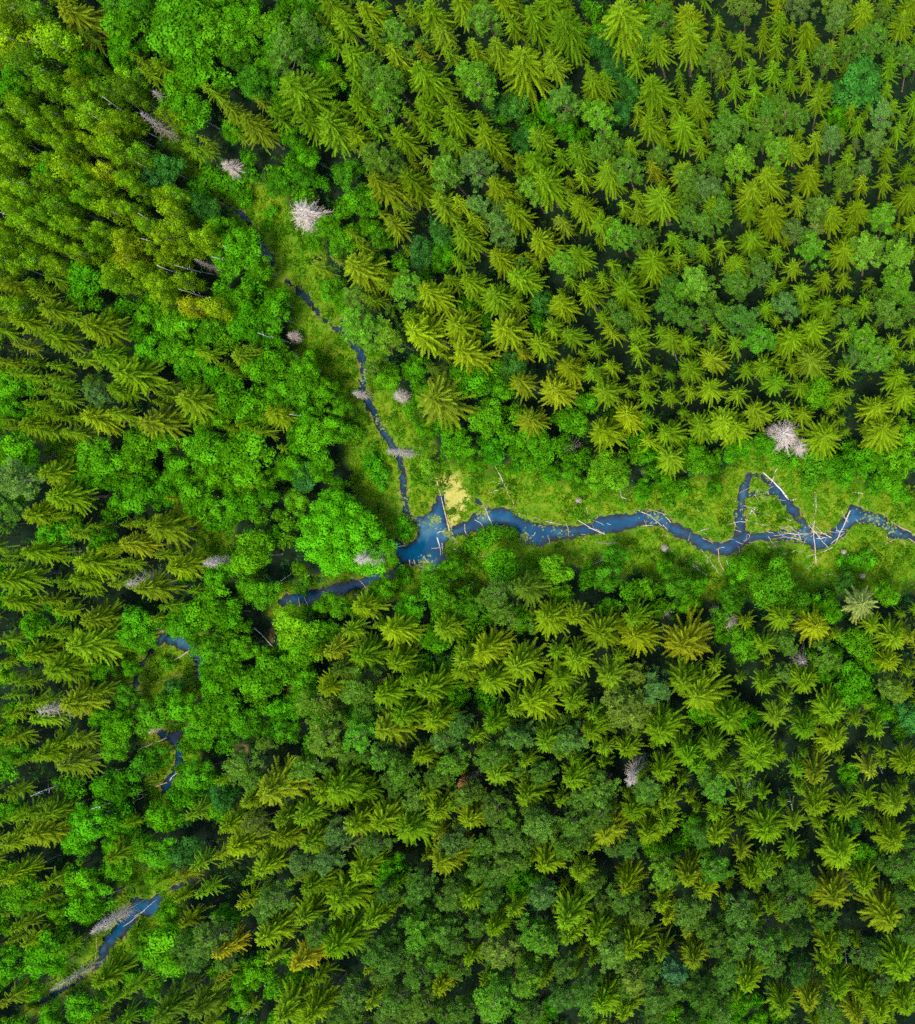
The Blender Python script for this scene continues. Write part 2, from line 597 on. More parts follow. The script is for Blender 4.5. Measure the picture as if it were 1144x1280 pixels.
# ------------------------------------------------------------------ the stream: centre lines (photograph px, py, width px) and open pools
CHANNELS = [
    [(250, 216, 1.5), (262, 236, 2.5), (270, 245, 2), (288, 258, 1.5), (303, 268, 3), (306, 271, 5), (312, 280, 3), (318, 289, 6), (328, 305, 7), (337, 322, 9), (345, 336, 2), (356, 347, 0.5), (362, 354, 5), (378, 367, 8),
     (393, 385, 5), (401, 396, 1.5), (410, 403, 2), (418, 410, 5), (428, 413, 7), (442, 428, 9), (453, 447, 10), (456, 468, 9), (452, 488, 9), (465, 510, 9),
     (475, 531, 9), (487, 552, 8), (498, 569, 7), (503, 590, 7), (505, 615, 8), (507, 636, 9)],
    [(429, 402, 4), (428, 413, 5)],
    [(352, 752, 10), (372, 748, 15), (400, 745, 17), (425, 737, 16), (450, 730, 13), (470, 722, 14), (488, 720, 8), (502, 708, 8)],
    [(937, 594, 7), (930, 612, 11), (925, 640, 12), (925, 664, 13)],
    [(944, 594, 3), (956, 598, 6), (968, 608, 12), (984, 629, 11), (1000, 650, 10), (1014, 668, 12)],
    [(930, 620, 6), (945, 616, 6), (966, 614, 7)],
    [(196, 806, 5), (206, 797, 11), (217, 799, 15), (230, 804, 16), (241, 811, 15), (249, 819, 14), (251, 830, 9), (248, 845, 7), (257, 851, 6)],
    [(196, 806, 5), (185, 820, 4), (172, 838, 6), (168, 862, 5), (169, 882, 7)],
    [(196, 912, 6), (205, 919, 12), (218, 922, 12), (232, 913, 6), (242, 909, 5)],
    [(218, 922, 12), (225, 937, 11), (224, 953, 8), (217, 968, 9), (208, 982, 11), (203, 995, 6)],
    [(214, 1111, 5), (222, 1107, 7), (236, 1102, 4), (247, 1097, 4)],
    [(198, 1122, 10), (190, 1136, 22), (172, 1132, 20), (160, 1150, 18), (145, 1168, 17), (131, 1182, 13), (127, 1204, 9), (112, 1216, 1), (98, 1226, 2), (75, 1240, 7), (52, 1252, 6)],
    [(340, 790, 5), (346, 800, 8), (340, 812, 4)],
    [(366, 858, 3), (372, 868, 6), (370, 880, 3)],
    [(282, 930, 3), (296, 933, 6), (310, 936, 3)],
    [(612, 640, 7), (601, 629, 3), (592, 624, 2)],
    [(520, 560, 3), (523, 562, 5)],
    [(104, 48, 4), (114, 57, 8), (120, 66, 5)],
]
POOLS = [
    [(504, 630), (511, 641), (518, 647), (529, 646), (538, 638), (541, 629), (547, 620), (554, 621), (557, 638), (561, 656), (562, 674), (555, 684), (557, 701),
     (541, 715), (529, 719), (525, 709), (512, 706), (500, 706), (493, 692), (487, 677), (496, 675), (508, 682), (518, 676), (522, 664), (516, 652), (509, 646)],
    [(562, 661), (568, 658), (582, 652), (596, 642), (613, 635), (641, 635), (648, 644), (662, 651), (704, 658), (739, 656), (746, 645), (765, 642), (782, 643),
     (792, 641), (804, 638), (828, 638), (838, 651), (859, 661), (877, 672), (898, 680), (912, 675), (926, 664), (947, 666), (968, 665), (989, 662), (1008, 658),
     (1020, 668), (1038, 666), (1052, 649), (1064, 631), (1080, 638), (1104, 644), (1115, 656), (1144, 668), (1175, 676), (1175, 684), (1144, 677), (1125, 675),
     (1111, 672), (1104, 660), (1080, 654), (1062, 659), (1055, 670), (1045, 680), (1020, 687), (1003, 677), (968, 676), (950, 675), (933, 681), (915, 693),
     (894, 694), (873, 687), (859, 676), (838, 667), (828, 659), (807, 655), (782, 664), (761, 666), (743, 668), (722, 672), (687, 676), (676, 686), (655, 680),
     (645, 670), (632, 657), (617, 659), (585, 667), (568, 669), (562, 671)],
]
MEADOWS = [
    [(200, 150), (222, 150), (264, 215), (240, 222)],
    [(240, 205), (300, 225), (345, 235), (400, 300), (405, 345), (440, 390), (475, 435), (490, 490), (530, 540), (545, 575), (640, 590), (700, 605), (760, 620), (830, 612),
     (905, 590), (935, 565), (1010, 570), (1080, 605), (1175, 620), (1175, 725), (1060, 735), (960, 742), (880, 745), (840, 725), (770, 705), (700, 695), (640, 725),
     (560, 735), (480, 740), (400, 765), (345, 765), (350, 735), (430, 725), (478, 715), (490, 650), (450, 620), (440, 560), (432, 505), (405, 465), (380, 430),
     (365, 385), (335, 345), (305, 300), (290, 262), (255, 240)],
    [(165, 790), (205, 780), (255, 800), (265, 860), (215, 870), (160, 890), (150, 850)],
    [(185, 905), (250, 900), (240, 960), (215, 1010), (185, 990), (195, 950)],
    [(165, 1090), (200, 1085), (235, 1100), (215, 1160), (150, 1215), (90, 1235), (40, 1255), (100, 1200), (150, 1150)],
    [(225, 640), (250, 630), (300, 680), (330, 720), (300, 720), (255, 690)],
    [(60, 545), (105, 550), (110, 580), (70, 580)],
]
MUD = [(550, 598), (574, 598), (580, 612), (586, 622), (577, 636), (569, 656), (563, 664), (560, 650), (556, 622)]


def poly_world(pts):
    return np.array([P(x, y)[:2] for x, y in pts])


def poly_sd(xy, poly):
    """signed distance to a polygon, negative inside"""
    a, b = poly, np.roll(poly, -1, 0)
    best = np.full(len(xy), 1e9)
    inside = np.zeros(len(xy), dtype=bool)
    for p, q in zip(a, b):
        e = q - p
        t_ = ((xy - p) @ e / (e @ e + 1e-9)).clip(0, 1)
        best = np.minimum(best, np.linalg.norm(xy - (p + t_[:, None] * e), axis=1))
        c = (p[1] > xy[:, 1]) != (q[1] > xy[:, 1])
        if abs(e[1]) > 1e-9:
            inside ^= c & (xy[:, 0] < p[0] + (xy[:, 1] - p[1]) * e[0] / e[1])
    return np.where(inside, -best, best)


def water_sd(xy):
    best = np.full(len(xy), 1e9)
    for line in CHANNELS:
        for (x0, y0, w0), (x1, y1, w1) in zip(line[:-1], line[1:]):
            p, q = P(x0, y0)[:2], P(x1, y1)[:2]
            e = q - p
            t_ = ((xy - p) @ e / (e @ e + 1e-9)).clip(0, 1)
            d = np.linalg.norm(xy - (p + t_[:, None] * e), axis=1) - (w0 + (w1 - w0) * t_) / 2 / M2PX
            best = np.minimum(best, d)
    for pl in POOLS:
        best = np.minimum(best, poly_sd(xy, poly_world(pl)))
    return best


def meadow_sd(xy):
    best = np.full(len(xy), 1e9)
    for pl in MEADOWS:
        best = np.minimum(best, poly_sd(xy, poly_world(pl)))
    return best


def wave_noise(xy, scale, seed, n=10):
    r = np.random.default_rng(seed)
    o = np.zeros(len(xy))
    for k in range(n):
        a = r.uniform(0, 6.28)
        f = r.uniform(0.5, 1.6) / scale * 6.28
        o += np.sin(xy[:, 0] * math.cos(a) * f + xy[:, 1] * math.sin(a) * f + r.uniform(0, 6.28))
    return o / math.sqrt(n)


def ground_height(xy):
    wsd = water_sd(xy)
    wsd = wsd + 0.22 * wave_noise(xy, 1.5, 1) + 0.2 * wave_noise(xy, 3.6, 2)
    bank = np.where(wsd > 0, 0.34 * (1 - np.exp(-wsd / 0.55)), np.maximum(-1.1, wsd * 0.75))
    up = (np.maximum(0, meadow_sd(xy)) / 18).clip(0, 1) * 0.9
    bump = 0.05 * wave_noise(xy, 1.6, 3) + 0.05 * wave_noise(xy, 5.0, 4)
    return bank + up + np.where(wsd > 0.4, bump, bump * (wsd / 0.4).clip(0, 1)), wsd


# ground: one sheet, fine inside the view, running out to the horizon
def axis_steps(lo, hi, step, far):
    core = np.arange(lo, hi + step, step)
    out_ = [core[-1]]
    s = step
    while out_[-1] < far:
        s *= 1.35
        out_.append(out_[-1] + s)
    inn = [core[0]]
    s = step
    while inn[-1] > -far:
        s *= 1.35
        inn.append(inn[-1] - s)
    return np.concatenate([inn[:0:-1], core, out_[1:]])


gx = axis_steps(P(-10, 0)[0], P(1160, 0)[0], 0.42, 3500)
gy = axis_steps(P(0, 1290)[1], P(0, -10)[1], 0.42, 3500)
GX, GY = np.meshgrid(gx, gy)
gxy = np.c_[GX.ravel(), GY.ravel()]
gh, gw = ground_height(gxy)
gm = meadow_sd(gxy)
gmud = poly_sd(gxy, poly_world(MUD))
nxx, nyy = len(gx), len(gy)
idx = np.arange(nxx * nyy).reshape(nyy, nxx)
gf = np.stack([idx[:-1, :-1], idx[:-1, 1:], idx[1:, 1:], idx[1:, :-1]], -1).reshape(-1, 4)

m, t = mat('meadow_and_forest_floor')
o = N(t, 'ShaderNodeOutputMaterial')
geo = N(t, 'ShaderNodeNewGeometry')
att = N(t, 'ShaderNodeAttribute', attribute_name='tint')
sep = N(t, 'ShaderNodeSeparateColor')
t.links.new(att.outputs['Color'], sep.inputs[0])


def noise(scale, detail=4.0, rough=0.6):
    n = N(t, 'ShaderNodeTexNoise', Scale=scale, Detail=detail, Roughness=rough)
    t.links.new(geo.outputs['Position'], n.inputs['Vector'])
    return n.outputs[0]


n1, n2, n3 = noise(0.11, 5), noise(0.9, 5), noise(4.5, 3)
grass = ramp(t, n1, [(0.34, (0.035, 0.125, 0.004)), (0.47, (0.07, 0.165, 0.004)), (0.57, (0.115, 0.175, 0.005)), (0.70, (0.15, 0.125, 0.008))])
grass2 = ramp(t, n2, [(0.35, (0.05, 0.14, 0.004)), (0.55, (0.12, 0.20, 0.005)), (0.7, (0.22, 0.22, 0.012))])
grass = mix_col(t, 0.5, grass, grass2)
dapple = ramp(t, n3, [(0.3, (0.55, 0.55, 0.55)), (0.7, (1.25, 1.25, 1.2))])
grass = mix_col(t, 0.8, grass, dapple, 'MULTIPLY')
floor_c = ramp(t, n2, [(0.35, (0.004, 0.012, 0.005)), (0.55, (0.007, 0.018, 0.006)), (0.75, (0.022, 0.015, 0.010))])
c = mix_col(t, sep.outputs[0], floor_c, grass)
mudc = ramp(t, n2, [(0.3, (0.22, 0.21, 0.03)), (0.48, (0.30, 0.27, 0.05)), (0.7, (0.36, 0.32, 0.09))])
c = mix_col(t, sep.outputs[1], c, mudc)
bankc = ramp(t, n2, [(0.35, (0.05, 0.03, 0.012)), (0.6, (0.22, 0.17, 0.05)), (0.75, (0.30, 0.26, 0.1))])
c = mix_col(t, sep.outputs[2], c, bankc)
bp = N(t, 'ShaderNodeBump', Strength=0.6, Distance=0.25)
t.links.new(n3, bp.inputs['Height'])
p = N(t, 'ShaderNodeBsdfPrincipled', Roughness=0.95)
p.inputs['Specular IOR Level'].default_value = 0.1
t.links.new(c, p.inputs['Base Color'])
t.links.new(bp.outputs[0], p.inputs['Normal'])
t.links.new(p.outputs[0], o.inputs[0])
M['ground'] = m

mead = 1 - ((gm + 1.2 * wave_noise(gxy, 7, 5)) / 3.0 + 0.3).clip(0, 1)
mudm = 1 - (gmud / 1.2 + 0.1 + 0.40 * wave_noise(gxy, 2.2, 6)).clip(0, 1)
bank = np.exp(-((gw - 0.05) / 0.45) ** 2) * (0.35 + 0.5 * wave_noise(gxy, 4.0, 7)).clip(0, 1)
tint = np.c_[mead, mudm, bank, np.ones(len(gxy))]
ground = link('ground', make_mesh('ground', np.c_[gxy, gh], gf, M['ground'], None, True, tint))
tag(ground, kind='structure')

# water: a level sheet under the channels; peaty shallow edges, sky blue and dark tree reflections painted into its colour
m, t = mat('stream_water')
o = N(t, 'ShaderNodeOutputMaterial')
geo = N(t, 'ShaderNodeNewGeometry')
dep = N(t, 'ShaderNodeAttribute', attribute_name='vary').outputs['Fac']
nz = N(t, 'ShaderNodeTexNoise', Scale=0.16, Detail=5.0, Roughness=0.6)
t.links.new(geo.outputs['Position'], nz.inputs['Vector'])
wc = ramp(t, nz.outputs[0], [(0.35, (0.0005, 0.030, 0.066)), (0.50, (0.001, 0.046, 0.096)), (0.66, (0.03, 0.09, 0.13))])
nz3 = N(t, 'ShaderNodeTexNoise', Scale=0.9, Detail=4.0)
t.links.new(geo.outputs['Position'], nz3.inputs['Vector'])
bed_and_reflection = ramp(t, nz3.outputs[0], [(0.35, (0.004, 0.008, 0.016)), (0.55, (0.010, 0.014, 0.018)), (0.7, (0.03, 0.024, 0.012))])
wc = mix_col(t, dep, bed_and_reflection, wc)  # painted reflections: dark trees in narrow water, blue sky in open water
nz2 = N(t, 'ShaderNodeTexNoise', Scale=1.5, Detail=3.0)
t.links.new(geo.outputs['Position'], nz2.inputs['Vector'])
bp = N(t, 'ShaderNodeBump', Strength=0.12, Distance=0.1)
t.links.new(nz2.outputs[0], bp.inputs['Height'])
p = N(t, 'ShaderNodeBsdfPrincipled', Roughness=0.08, IOR=1.33)
p.inputs['Specular IOR Level'].default_value = 0.32
t.links.new(wc, p.inputs['Base Color'])
t.links.new(bp.outputs[0], p.inputs['Normal'])
t.links.new(p.outputs[0], o.inputs[0])
M['water'] = m
wet = gh < 0.12
fm = wet[gf].any(1) & (np.abs(gxy[gf[:, 0]]) < 400).all(1)
wf = gf[fm]
uq, inv = np.unique(wf, return_inverse=True)
wv = np.c_[gxy[uq], np.zeros(len(uq))]
wdep = ((-gw[uq] - 0.25) / 1.0).clip(0, 1)
tag(link('stream_water', make_mesh('stream_water', wv, inv.reshape(-1, 4), M['water'], np.c_[wdep, wdep])), kind='structure')
# ------------------------------------------------------------------ what stands where: enlargements of the photograph, 2.86 times; kind x y width [tone]
# S spruce, P pine, B birch, A alder, U willow bush, D pale dead spruce, G grey dead spruce
ZOOM = 2.86
CATALOG = [
(0, 0, """S 270 50 190 o;A 470 100 130;A 660 120 210;A 600 70 100;A 760 130 150;A 440 200 110;A 870 80 110;A 940 110 90 l;P 1040 180 130;P 1110 150 100;S 930 130 110;S 1070 340 180;S 1000 420 90;
S 910 450 170 o;S 830 400 130 o;A 700 400 130;A 700 220 150;A 640 300 110;S 760 330 110;S 580 240 110;S 540 270 90;A 880 170 100;A 990 310 70 d;A 920 310 110 d;A 850 230 100 d;S 640 420 110;S 690 530 110;S 740 540 70;A 840 480 80;
B 170 310 110;B 190 150 150;B 60 140 140 l;B 110 230 130 d;B 230 500 90;B 300 350 100;B 400 490 90 l;B 430 550 110;B 340 420 110;B 250 610 90 l;B 400 620 90 y;B 480 640 90;B 500 690 80;B 290 640 90;B 240 730 90;B 330 720 80;B 390 690 70 l;
B 420 770 90 l;B 480 740 80;B 560 800 80;B 620 750 90 l;B 650 810 90;B 600 850 90;B 470 880 100 y;B 460 930 90 y;B 530 960 80;B 720 860 110;B 590 1010 110 l;B 520 990 80;B 150 470 90;B 80 560 90;A 165 610 90;B 70 660 90 l;B 130 700 80;B 180 760 90;
B 60 760 90;B 120 830 100;B 200 850 90;B 250 800 90;B 310 830 80;B 350 890 90;B 290 920 80;B 60 880 90;B 150 930 90;B 230 960 90;B 390 840 80;A 60 320 110;B 220 290 80;B 390 320 90 d;B 470 330 90 d;B 450 420 90;B 510 560 100 d;A 600 600 110 t;
A 560 660 100 t;B 640 690 80;A 740 760 100 t;A 690 760 90 t;A 870 880 130;A 830 940 110;A 940 960 90;U 760 640 90;U 820 660 100;U 880 620 90;U 870 700 90;U 720 690 90;U 990 640 100;A 1030 660 90 d;A 1100 640 90 d;A 1120 560 90;A 1060 500 90;
U 970 760 60;U 950 810 50;B 20 480 90;B 100 420 90;B 20 620 90;B 20 940 90;B 60 30 130 d;B 150 60 100 d;A 420 30 110 d;A 520 20 110 d;A 330 240 110 d;A 260 220 90 d"""),
(372, 0, """S 150 30 110;S 270 20 100 y;S 170 90 100 y;A 300 80 90 l;S 200 190 120;P 350 130 110;A 370 170 80;S 470 70 120;S 420 50 90;S 520 140 100 o;S 550 200 90;P 670 80 110;S 580 20 110;S 770 90 100;S 740 20 100;S 850 90 110;S 970 110 170;S 900 10 120;
A 1110 130 100;S 640 180 80;S 700 190 110;S 790 240 170;P 630 250 110 l;P 640 330 110 l;S 920 250 100 o;S 460 280 140;S 350 200 100;P 320 270 100;P 330 370 110 l;A 130 280 100 l;A 60 160 120 d;S 30 320 120;S 220 370 110 y;S 210 290 80;S 480 380 100;
S 570 410 120;S 120 460 130;S 60 430 100;S 210 490 100 y;S 380 500 110;S 460 470 100;S 520 500 90;S 570 520 90;S 680 520 130;P 310 560 120;A 60 580 120 t;S 480 590 90 o;P 540 630 110 l;P 630 610 110 g;S 310 670 130 o;S 420 650 120;P 650 710 90 g;
S 510 720 110;S 590 730 90;S 720 670 110;S 640 790 90;S 790 770 110;P 720 810 110 g;S 610 850 120;S 860 590 120;S 880 660 150;P 830 690 80 l;S 890 490 100;A 800 500 90 t;P 960 370 110;P 1070 420 120 l;S 1050 300 110;A 890 400 80;A 970 480 90;
S 1020 540 100;S 1020 630 80;S 1100 630 120;P 1110 530 80;S 1030 740 110;S 1100 800 100;S 950 800 90 o;S 880 860 110 y;S 1010 890 100;P 950 930 90 l;S 730 920 110 y;S 810 980 110;A 520 850 100 t;A 540 920 100;A 240 740 110;A 180 640 100 d;A 120 810 90;
A 260 820 80;S 350 810 100 o;A 310 870 90 d;A 170 870 100;S 220 980 140 o;A 460 900 100 t;A 780 380 110 t;A 720 380 100 t;A 1090 190 110 t;A 1130 260 110 t;A 60 30 100 d;A 90 230 80 d"""),
(744, 0, """S 90 60 190;A 40 110 110;P 250 60 100;S 340 50 120;S 320 150 140;S 230 190 100;S 150 230 90;S 440 90 60;P 530 40 100 y;S 520 160 90;S 600 140 80;S 660 90 90;S 650 170 90;S 760 130 100;S 840 190 90 o;P 740 20 100 g;P 860 60 90 g;S 960 40 100;P 1010 50 60;
S 1090 100 100;P 990 130 110;P 1130 220 80;S 1120 30 100;P 450 200 90 y;P 400 190 80;S 560 250 90;S 500 310 90;S 640 260 90;S 700 290 80;S 740 220 70;S 760 290 70;P 810 230 80;P 900 180 80;A 940 310 170 t;S 1050 250 90;S 1040 330 60;S 1060 390 70;
S 220 340 140;S 370 370 110;A 120 330 100 t;A 110 410 100 t;S 320 460 110;S 190 460 100;S 40 290 90;A 30 420 100 l;S 30 600 110;S 570 340 90;P 600 390 80;S 540 410 90;P 670 370 70;S 790 370 100;P 680 430 90;P 500 450 80;A 870 410 80;S 940 450 80;
P 1020 440 80 g;S 1080 470 80;P 850 500 80 g;P 470 510 80;P 560 510 80;P 640 520 110 l;P 510 580 110 l;S 720 520 100;S 790 510 90;P 1000 510 90 g;S 380 530 80;S 210 610 90 o;P 240 560 80;S 130 530 80;P 20 530 90;P 110 610 110;S 320 600 100;P 340 640 90;
P 410 660 100 g;S 900 580 90;P 890 640 80;P 965 600 60 g;S 1040 560 90;S 1030 650 80;S 1110 620 90;S 770 640 110;S 620 640 110;S 560 690 120;S 240 720 140;P 470 730 90;S 410 760 100;S 550 760 90;S 650 780 120;S 720 730 90 o;P 720 810 80 g;P 790 740 100;
S 850 780 110;S 940 730 110;S 30 790 120;P 80 850 100 l;S 160 770 90;P 330 790 70;P 430 820 90;S 540 840 110;S 650 910 90;P 760 890 110 l;S 900 890 110;P 980 920 110 l;P 1040 800 110 l;S 1110 690 110;S 1130 800 90;S 200 910 130;S 280 860 90;S 390 900 90;
S 450 880 80;S 300 930 90;S 710 960 90;P 600 970 80 g;S 510 970 110;S 30 1000 80;P 1090 930 110 l"""),
(744, 300, """S 100 180 130;P 270 150 80;P 310 190 80 l;P 390 150 110 l;P 520 170 100;S 640 170 90;S 740 160 100;S 820 140 90;S 830 230 100;S 960 240 90;P 690 240 90 g;S 610 250 90;P 1050 250 100;P 1090 170 110 l;S 170 260 100;S 30 280 80;P 260 240 90;P 330 290 90;
P 380 280 80;S 430 320 80;P 530 280 110;P 90 290 80;S 60 330 90;S 160 340 100;S 240 330 80;S 330 370 90;S 270 390 100;S 150 390 90;S 440 420 110 o;S 500 370 90;P 590 350 110 l;S 680 350 120;S 780 330 120;S 890 340 80;P 960 360 110 l;P 1010 430 110 l;
P 930 430 80 g;S 1060 370 90;S 1130 330 80;S 790 440 120 o;S 600 440 100;S 540 460 90;S 640 500 100;S 60 450 80;S 180 500 90;S 350 460 100;S 270 560 90;S 340 540 80;S 430 540 100;S 190 560 90;S 30 530 120;S 510 550 90;A 800 550 120 l;S 730 530 90;
S 870 560 90;S 990 590 120;S 1080 500 100;S 890 470 90;S 600 610 110;S 440 650 130 y;S 500 670 110;S 680 610 90;S 740 620 90;S 820 700 130;S 1040 700 150;S 1110 560 110;S 120 630 110 y;S 40 680 120 y;S 190 640 70;S 270 680 110;S 380 680 110;S 190 720 80 y;
S 270 780 110;A 340 760 110;A 80 820 130 l;A 200 770 80;A 380 790 100;A 440 770 50;A 420 890 70;A 170 890 80;U 260 930 70;U 300 880 90;A 240 860 80;U 620 740 90;A 520 750 100;A 600 720 80;U 680 780 100;U 780 860 90;A 880 830 110;A 960 800 110;
A 1050 840 120;A 1090 790 120 l;A 1000 760 90;A 1120 700 100 l;U 1000 880 100;U 1080 900 90;U 780 800 100;U 840 790 90"""),
(372, 300, """P 360 170 110 l;S 480 200 130 y;S 610 160 100;S 710 190 120;S 750 310 130 y;S 580 300 120 y;S 600 400 140 y;S 450 330 150 y;S 410 300 100;P 260 310 140 l;P 320 350 100 l;S 860 350 110;S 940 230 100 y;S 1030 200 100 y;S 920 300 100;S 1000 340 100;
A 890 220 90 t;A 130 190 100;A 190 230 90;S 960 460 120 y;S 930 540 130 y;S 820 520 100 o;S 1100 530 120;S 1060 470 90;S 1070 390 80;S 1100 650 110 y;A 770 450 110 t;S 490 570 180 o;A 690 350 80 t;A 340 490 110;A 410 460 100;S 490 460 70 d;A 600 500 140;
A 690 520 90 d;A 740 540 90;A 680 650 120 l;A 560 720 110;A 540 650 80;A 1000 640 110;A 1040 590 90;S 830 650 110 o;A 880 740 110;A 800 750 90;A 700 760 90;A 460 690 80;U 470 820 80 l;A 610 770 100;A 850 700 90;A 900 830 80;A 980 830 80;
A 1110 810 110 l;A 1000 880 70;A 1070 870 80;U 280 820 100;U 260 790 70;U 300 850 80;A 30 520 100;A 90 550 100;A 160 600 80;A 130 670 110;A 70 700 120;A 30 640 110;A 90 800 100;A 30 450 90;U 200 690 80;A 30 850 100 t;A 110 870 80 t;U 390 1030 80;
A 40 1000 110;A 20 1090 100"""),
(0, 300, """S 50 160 110 o;A 320 150 130;S 160 200 110;S 190 250 140;B 440 150 90;B 580 170 90 l;B 600 220 90;B 700 230 100 y;B 790 250 100 l;A 560 270 90;A 660 310 130;S 360 310 200;S 290 290 100;S 80 290 130;S 190 360 150;B 60 230 100;A 850 240 120;A 870 310 120;
A 760 320 90;S 850 410 130 y;S 900 390 90;A 960 460 130;A 1075 490 110;A 990 270 110;A 1000 220 90;A 550 410 110;A 640 390 110;A 720 430 100;S 390 410 150;S 300 430 110;S 480 480 200;S 420 530 150;S 670 570 200;S 560 650 180 o;S 430 620 120 o;S 350 650 150 y;
P 335 540 80 g;S 230 570 110;S 150 500 90;S 40 440 110 o;A 60 520 120;A 50 600 100;S 110 650 140;S 170 680 110;S 30 670 80;S 230 630 100;A 800 500 120;A 850 580 130;A 800 640 90 l;S 1010 650 100 y;A 920 620 120;A 1000 540 110;A 1070 570 110;A 740 620 80;
S 880 660 100;A 1090 650 90;A 80 760 160;A 370 760 140;S 280 750 60 o;A 520 740 130;A 600 700 100;A 750 740 150;A 760 840 110;A 900 780 180;A 1050 800 110;A 960 850 80 l;A 660 820 130;A 310 850 100;A 400 860 90;S 190 830 160;S 220 910 200;P 40 850 140 g;
A 100 900 90;A 500 910 140;A 590 900 100;A 720 930 130;A 880 950 110;A 960 920 80;S 120 990 150;A 830 880 80;A 1090 720 100;A 830 800 120"""),
(0, 600, """S 560 180 200 o;S 480 230 150 o;A 200 195 100;S 290 190 110;S 140 260 140;A 380 210 100;S 410 240 100;S 60 340 180;S 330 310 180;S 290 350 150;S 540 390 150 o;S 430 370 120 o;S 650 300 150;A 930 270 150;A 1040 130 110;A 930 410 110;A 790 350 100;A 760 450 150;
A 690 500 130;A 830 480 100;S 340 500 170 o;S 240 470 120;S 60 450 130;S 30 570 110;A 140 520 100;S 310 600 220;S 130 620 150;S 200 680 200;S 100 720 110;A 500 570 130;A 490 500 110;A 370 690 90;A 450 770 90 d;A 1060 530 140 l;A 1100 600 120;A 960 640 80;
A 970 720 150;A 760 600 110;A 820 690 120;A 760 680 80;A 790 780 130;A 640 800 120;A 560 830 130;A 720 840 110;A 850 850 90;A 1020 830 110;A 1100 700 80;A 1100 800 90;A 910 870 120;A 1030 890 110;A 720 920 110;A 780 900 80;S 250 790 200 o;S 160 850 140;
S 60 830 110;S 200 960 160;S 110 800 110;A 430 880 110;A 370 850 80;A 60 960 110 d;U 600 660 60;A 30 690 80 l;A 880 590 90;A 480 680 60;A 620 740 70 t;S 350 760 110;A 880 380 70"""),
(372, 600, """A 740 310 130;A 910 325 110 l;A 300 390 100;A 110 445 80;A 510 370 120;A 530 440 100;U 640 235 80;A 1100 340 110 d;A 410 460 120;S 220 470 110;S 200 520 100;A 40 560 110;A 120 540 90;S 340 560 120 y;S 150 590 110 o;S 240 630 120;S 360 650 120;A 500 570 110;
S 530 530 110;P 710 390 110 d;S 820 400 130 d;P 740 470 100;A 940 420 90;S 900 500 130;S 990 480 100;S 1000 640 130;S 1090 550 140;A 800 510 90;A 610 470 100 d;S 680 590 130 y;S 790 640 160;S 600 650 110;S 920 700 120;S 930 610 90;S 1100 700 130;S 690 730 130;
S 490 740 130;S 410 710 90;S 330 760 130;S 590 690 100;A 580 770 100;P 230 740 130;S 100 720 100 y;A 210 830 90;A 30 730 110;A 60 810 100;S 340 890 140 o;S 380 830 110;S 480 870 140;P 600 870 80 g;S 720 860 110;S 860 810 140 y;S 800 810 110;S 1000 770 100;
S 1060 830 90;S 890 910 110;P 790 920 100 g;P 980 910 110 g;S 1070 890 110;P 100 900 130 y;P 220 920 120 l;P 540 920 90 g;S 640 910 80;S 1100 950 80;A 530 640 80 t;A 450 650 90 d;S 170 660 100 d;U 380 340 70;U 690 200 100;U 760 190 60;A 560 320 90;U 20 380 70;U 85 362 60;U 215 318 70;A 150 455 80;U 40 470 60"""),
(744, 600, """A 180 385 70 l;A 50 350 130 d;A 290 380 110 d;A 250 310 60;A 370 380 70;A 620 380 160;A 520 320 100;U 560 290 80;A 490 420 110 d;A 840 460 110;A 1050 410 90;A 890 380 80 t;A 730 420 110 d;S 950 460 125 w;S 40 540 130 y;S 130 500 110;S 160 570 130 y;A 70 280 90 d;
S 340 570 160 o;S 650 490 110;S 760 530 130 y;A 540 580 120;A 450 560 60;S 600 600 100;P 670 610 80;S 1060 560 120;S 990 520 90;A 930 580 120;A 930 740 140;S 1050 650 100 y;A 980 640 90;S 300 720 140;S 390 770 150;S 60 720 150;P 200 740 110 g;P 130 820 150 y;
S 730 710 110;S 600 720 100;S 470 850 120;A 560 860 100;S 640 850 100;S 830 820 130;S 750 870 110;S 860 930 110 y;S 1000 890 90;P 1060 760 90 y;A 820 690 80;S 230 880 150;S 110 970 100;S 420 960 110;S 300 950 90;S 20 850 80;A 1020 810 90;S 930 850 80;
A 1120 850 110 t;S 570 940 120;A 380 830 100;S 1120 560 80 o;U 960 280 90;U 900 300 70"""),
